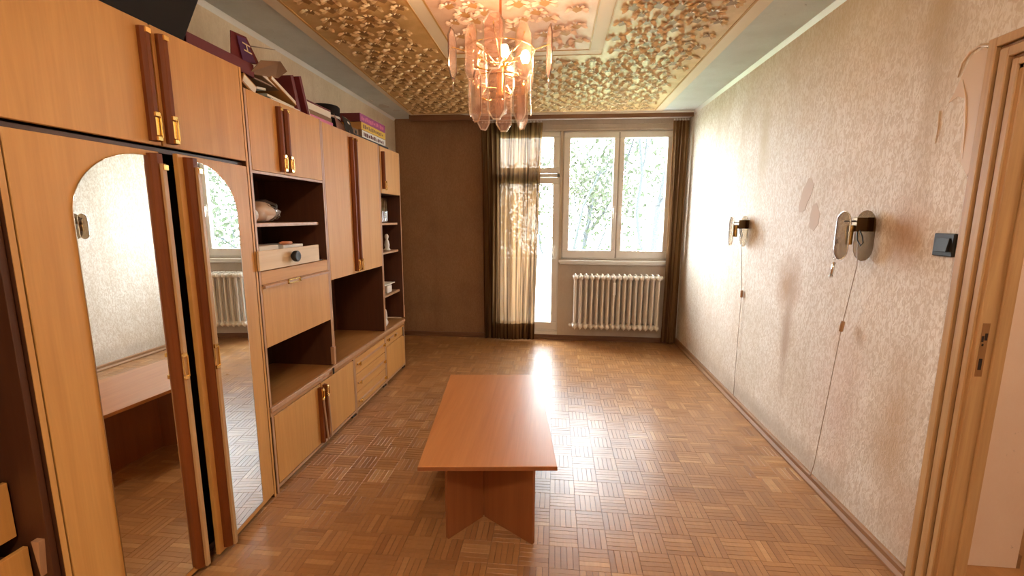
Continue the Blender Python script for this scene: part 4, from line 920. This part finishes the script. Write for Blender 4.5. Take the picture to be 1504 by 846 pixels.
# game boxes
def game(y0, y1, x0, x1, z, h, m_end, m_side, nm, lab, marks):
    t_ = thing(nm, ((x0+x1)/2, (y0+y1)/2, z), lab, 'box', 'stack of game boxes at the far end of the wall unit')
    MB().box(x0, x1, y0, y1, z, z + h).build('box_body', m_end, t_, 0.001)
    sd = MB().box(x1, x1 + 0.0012, y0, y1, z, z + h).build('printed_side', m_side, t_)
    r = random.Random(len(lab)); yy = y0 + 0.03; mk = MB()
    while yy < y1 - 0.05:
        ww = r.uniform(0.012, 0.03)
        mk.box(x1 + 0.0010, x1 + 0.0018, yy, yy + ww, z + h*r.uniform(0.2, 0.35), z + h*r.uniform(0.6, 0.8)); yy += ww + r.uniform(0.006, 0.02)
    mk.build('printed_marks', marks, sd)
    return t_
t_ = thing('tray', (-1.67, 3.80, UT), 'shallow black tray under the game boxes', 'tray')
MB().box(-1.83, -1.535, 3.42, 4.13, 2.0512, 2.095).build('tray_body', M['black'], t_, 0.003)
game(3.62, 4.12, -1.82, -1.560, 2.096, 0.062, M['card'], M['white'], 'game_box', 'white and brown printed game box at the bottom of its stack', M['maroon_dk'])
game(3.60, 4.11, -1.81, -1.555, 2.159, 0.058, M['orange'], M['yellow'], 'game_box', 'yellow sided game box in the middle of its stack', M['card'])
game(3.58, 4.11, -1.815, -1.555, 2.218, 0.062, M['maroon_dk'], M['magenta'], 'game_box', 'magenta and maroon game box on top of its stack', M['pink'])
t_ = thing('punched_box', (-1.62, 3.49, 2.095), 'low brown box with round holes in front of the game boxes', 'box')
MB().box(-1.78, -1.570, 3.43, 3.575, 2.096, 2.150).build('box_body', M['card'], t_, 0.001)
for yk in (3.47, 3.53): MB().lathe([(0.014, 0), (0.014, 0.001)], (-1.570, yk, 2.125), 12, 0).build('hole', M['black'], t_)

# bag in the niche
bgm = sheet_glass('cloudy_plastic', (0.95, 0.90, 0.84), 0.10, 0.3)
bag = thing('plastic_bag', (-1.58, 2.28, 1.437), 'crumpled clear plastic bag of pale stuff on the upper niche shelf', 'bag')
def lump(c, sx, sy, sz, m, nm, par, seed, rough_=0.16):
    r = random.Random(seed); bm = bmesh.new(); bmesh.ops.create_icosphere(bm, subdivisions=3, radius=1)
    ks = [(Vector((r.uniform(-1,1), r.uniform(-1,1), r.uniform(-1,1))).normalized(), r.uniform(4, 9), r.uniform(0, 6)) for _ in range(7)]
    for v in bm.verts:
        p = v.co.copy(); f = 1 + sum(math.sin(p.dot(k)*q + w_) for k, q, w_ in ks)*rough_/4
        v.co = Vector((p.x*sx, p.y*sy, p.z*sz))*f
    zmin = min(v.co.z for v in bm.verts)
    for v in bm.verts: v.co.z = max(v.co.z, -sz*0.85)
    me = bpy.data.meshes.new(nm)
    root = par
    while root.parent: root = root.parent
    bmesh.ops.translate(bm, verts=bm.verts, vec=Vector(c) - Vector(root.location)); bm.to_mesh(me); bm.free()
    for p in me.polygons: p.use_smooth = True
    me.materials.append(m); o = bpy.data.objects.new(nm, me); COL.objects.link(o); o.parent = par; return o
lump((-1.60, 2.30, 1.490), 0.080, 0.110, 0.058, mat('pale_content', (0.80, 0.68, 0.58), 0.6), 'contents', bag, 3, 0.12)
lump((-1.60, 2.30, 1.496), 0.088, 0.125, 0.066, bgm, 'bag_skin', bag, 4, 0.22)
lump((-1.58, 2.43, 1.478), 0.020, 0.032, 0.030, bgm, 'bag_knot', bag, 5, 0.3)
MB().lathe([(0.004, 2.09), (0.010, 2.10), (0.012, 2.13), (0.030, 2.15), (0.036, 2.20)], (-1.555, 0, 1.475), 16, 1).build('funnel', M['white'], bag)
# birch drawer box with black knob
db = thing('drawer_box', (-1.55, 2.32, 1.2), 'loose pale birch drawer with a black round knob in the niche', 'drawer')
XB = FX + 0.018
m_ = MB().box(XB - 0.012, XB, 2.050, 2.612, 1.203, 1.300)
m_.xf(Matrix.Identity(4)).build('drawer_front', M['birch'], db, 0.001)
MB().box(-1.78, XB - 0.012, 2.084, 2.094, 1.203, 1.285).box(-1.78, XB - 0.012, 2.590, 2.600, 1.203, 1.285).box(-1.79, -1.78, 2.084, 2.600, 1.203, 1.285).box(-1.78, XB - 0.012, 2.094, 2.590, 1.203, 1.209).build('drawer_box', M['birch'], db, 0.001)
MB().lathe([(0.012, 0.0), (0.012, 0.010), (0.026, 0.012), (0.030, 0.020), (0.030, 0.034), (0.026, 0.038), (0.018, 0.036), (0.003, 0.035)], (XB, 2.325, 1.255), 20, 0).build('knob', M['black'], db, label='round black knob')
for k, (x, y, sx, sy, h, a, m, lab) in enumerate(((-1.58, 2.20, 0.20, 0.18, 0.108, 4, M['paper'], 'stack of pale papers sticking out of the left of the birch drawer'), (-1.60, 2.47, 0.20, 0.17, 0.100, -6, M['white'], 'white envelopes in the right of the birch drawer'))):
    t_ = thing('paper_stack', (x, y, 1.21), lab, 'papers')
    MB().obox((x, y, 1.21 + h/2), (sx, sy, h), rot('Z', a)).build('sheets', m, t_, 0.002)
t_ = thing('pill_tube', (-1.50, 2.40, 1.31), 'small orange and white tube lying on the drawer papers', 'tube')
MB().tube([(-1.52, 2.36, 1.322), (-1.52, 2.385, 1.322), (-1.51, 2.39, 1.322), (-1.50, 2.44, 1.322)], [0.006, 0.010, 0.010, 0.008], 8).build('tube_body', mat('coral_plastic', (0.65, 0.25, 0.12), 0.4), t_)
# small things in the end shelf unit
for k, (x, y, hh) in enumerate(((-1.520, 3.83, 0.215), (-1.530, 3.91, 0.21), (-1.545, 3.99, 0.215))):
    t_ = thing('drinking_glass', (x, y, 1.416), ['tall clear glass nearest the viewer on the top open shelf', 'tall clear glass in the middle of the top open shelf', 'tall clear glass deepest on the top open shelf'][k], 'glass', 'glasses in the end shelf unit')
    MB().lathe([(0.026, 0.0), (0.028, 0.008), (0.033, hh), (0.031, hh), (0.025, 0.012), (0.002, 0.010)], (x, y, 1.4155), 14).build('glass_body', M['clear'], t_)
t_ = thing('figurine', (-1.54, 4.00, 1.164), 'slim white and dark figurine on the middle open shelf', 'figurine')
MB().lathe([(0.028, 0.0), (0.030, 0.010), (0.020, 0.02), (0.024, 0.05), (0.018, 0.085), (0.010, 0.10), (0.016, 0.115), (0.018, 0.13), (0.012, 0.145), (0.002, 0.15)], (-1.535, 4.00, 1.1635), 12).build('figure', M['white'], t_)
MB().lathe([(0.024, 0.0), (0.028, 0.06), (0.020, 0.12), (0.006, 0.13)], (-1.585, 3.93, 1.1635), 12).build('dark_companion', M['black'], t_)
t_ = thing('trinket_box', (-1.54, 3.93, 0.782), 'small white open box with a ribbon on the lower open shelf', 'box')
MB().box(-1.60, -1.50, 3.88, 3.99, 0.7825, 0.850).build('box_body', M['white'], t_, 0.003)
MB().box(-1.61, -1.49, 3.80, 4.05, 0.858, 0.866).box(-1.56, -1.54, 3.90, 3.97, 0.850, 0.858).build('lid', M['paper'], t_, 0.002)
t_ = thing('swan_figurine', (-1.52, 3.83, 0.49), 'white bird shaped ornament on the worktop end below the open shelves', 'figurine')
lump((-1.525, 3.83, 0.522), 0.034, 0.052, 0.040, M['white'], 'bird_body', t_, 8, 0.05)
MB().tube([(-1.525, 3.865, 0.545), (-1.525, 3.885, 0.575), (-1.525, 3.880, 0.610), (-1.525, 3.865, 0.628), (-1.525, 3.845, 0.622)], [0.018, 0.012, 0.010, 0.012, 0.004], 8).build('bird_neck', M['white'], t_)

# ------------------------------------------------------------------ outside
struct(MB().box(-40, 40, 6.9, 70, -6.3, -6.0).build('ground', M['ground']), 'lawn far below the balcony', 'ground')
bl = struct(MB().box(-2.2, 1.9, D + T, 6.75, -0.15, -0.02).build('floor_balcony', M['concrete']), 'pale concrete balcony slab', 'floor')
bp = thing('balcony_railing', (-0.2, 6.7, 0), 'pale balcony railing panel with a dark top rail outside the glass door', 'railing')
MB().box(-2.2, 0.05, 6.68, 6.70, 0.02, 0.86).build('railing_panel', M['balcony'], bp)
MB().box(-2.2, 0.07, 6.66, 6.72, 0.88, 0.92).build('top_rail', M['steel'], bp, 0.004)
for x in (-2.18, -1.4, -0.65, 0.045): MB().box(x - 0.015, x + 0.015, 6.665, 6.70, -0.02, 0.88).build('post', M['steel'], bp)
def tree(x, y, top, spread, label, seed, nleaf, bl_=0.9):
    r = random.Random(seed); t_ = thing('tree', (x, y, -6.0), label, 'tree', 'trees outside the window')
    mb = MB(); tips = []
    def branch(p, d, ln, rad, depth):
        n_ = 5; pts = [p]; q = Vector(p); dd_ = Vector(d)
        for i in range(n_):
            dd_ = (dd_ + Vector((r.uniform(-.22,.22), r.uniform(-.22,.22), r.uniform(-.08,.2)))).normalized(); q = q + dd_*ln/n_; pts.append(q.copy())
        rs = [rad*(1 - 0.55*i/n_) for i in range(n_+1)]; mb.tube(pts, rs, 6 if depth < 2 else 4, False)
        if depth >= 3: tips.extend(pts[1:]); return
        if depth == 2: tips.extend(pts[3:])
        for k in range(4 if depth else 6):
            i = r.randint(2, n_); a = r.uniform(0, 2*PI)
            nd = (dd_*0.55 + Vector((math.cos(a), math.sin(a), r.uniform(-0.1, 0.7)))*0.75).normalized()
            branch(pts[i], nd, ln*r.uniform(0.45, 0.68), rs[i]*0.55, depth + 1)
    branch(Vector((x, y, -6.0)), Vector((0.02, 0, 1)), top + 6.0 - spread*0.8, 0.14, 0)
    mb.build('trunk', M['bark'], t_)
    lf = MB()
    for k in range(nleaf):
        p = Vector(r.choice(tips)) + Vector((r.gauss(0, .28), r.gauss(0, .28), r.gauss(0, .28))); s = r.uniform(0.05, 0.11)
        a = Vector((r.uniform(-1,1), r.uniform(-1,1), r.uniform(-1,1))).normalized(); b = a.orthogonal().normalized()
        lf.add([p - a*s, p + b*s*0.5, p + a*s, p - b*s*0.5], [(0,1,2,3)])
    lf.build('foliage', M['leaf'], t_)['kind'] = 'stuff'
tree(2.7, 11.0, 4.0, 2.6, 'light green tree filling the right half of the window', 21, 9000)
tree(0.5, 14.0, 5.0, 2.8, 'pale leafy tree behind the left half of the window', 33, 9000)
tree(7.5, 17.5, 4.5, 3.0, 'farther tree beyond the right window edge', 44, 5000)
tree(-7.5, 20.0, 4.5, 3.0, 'farther tree behind the balcony side', 55, 4000)
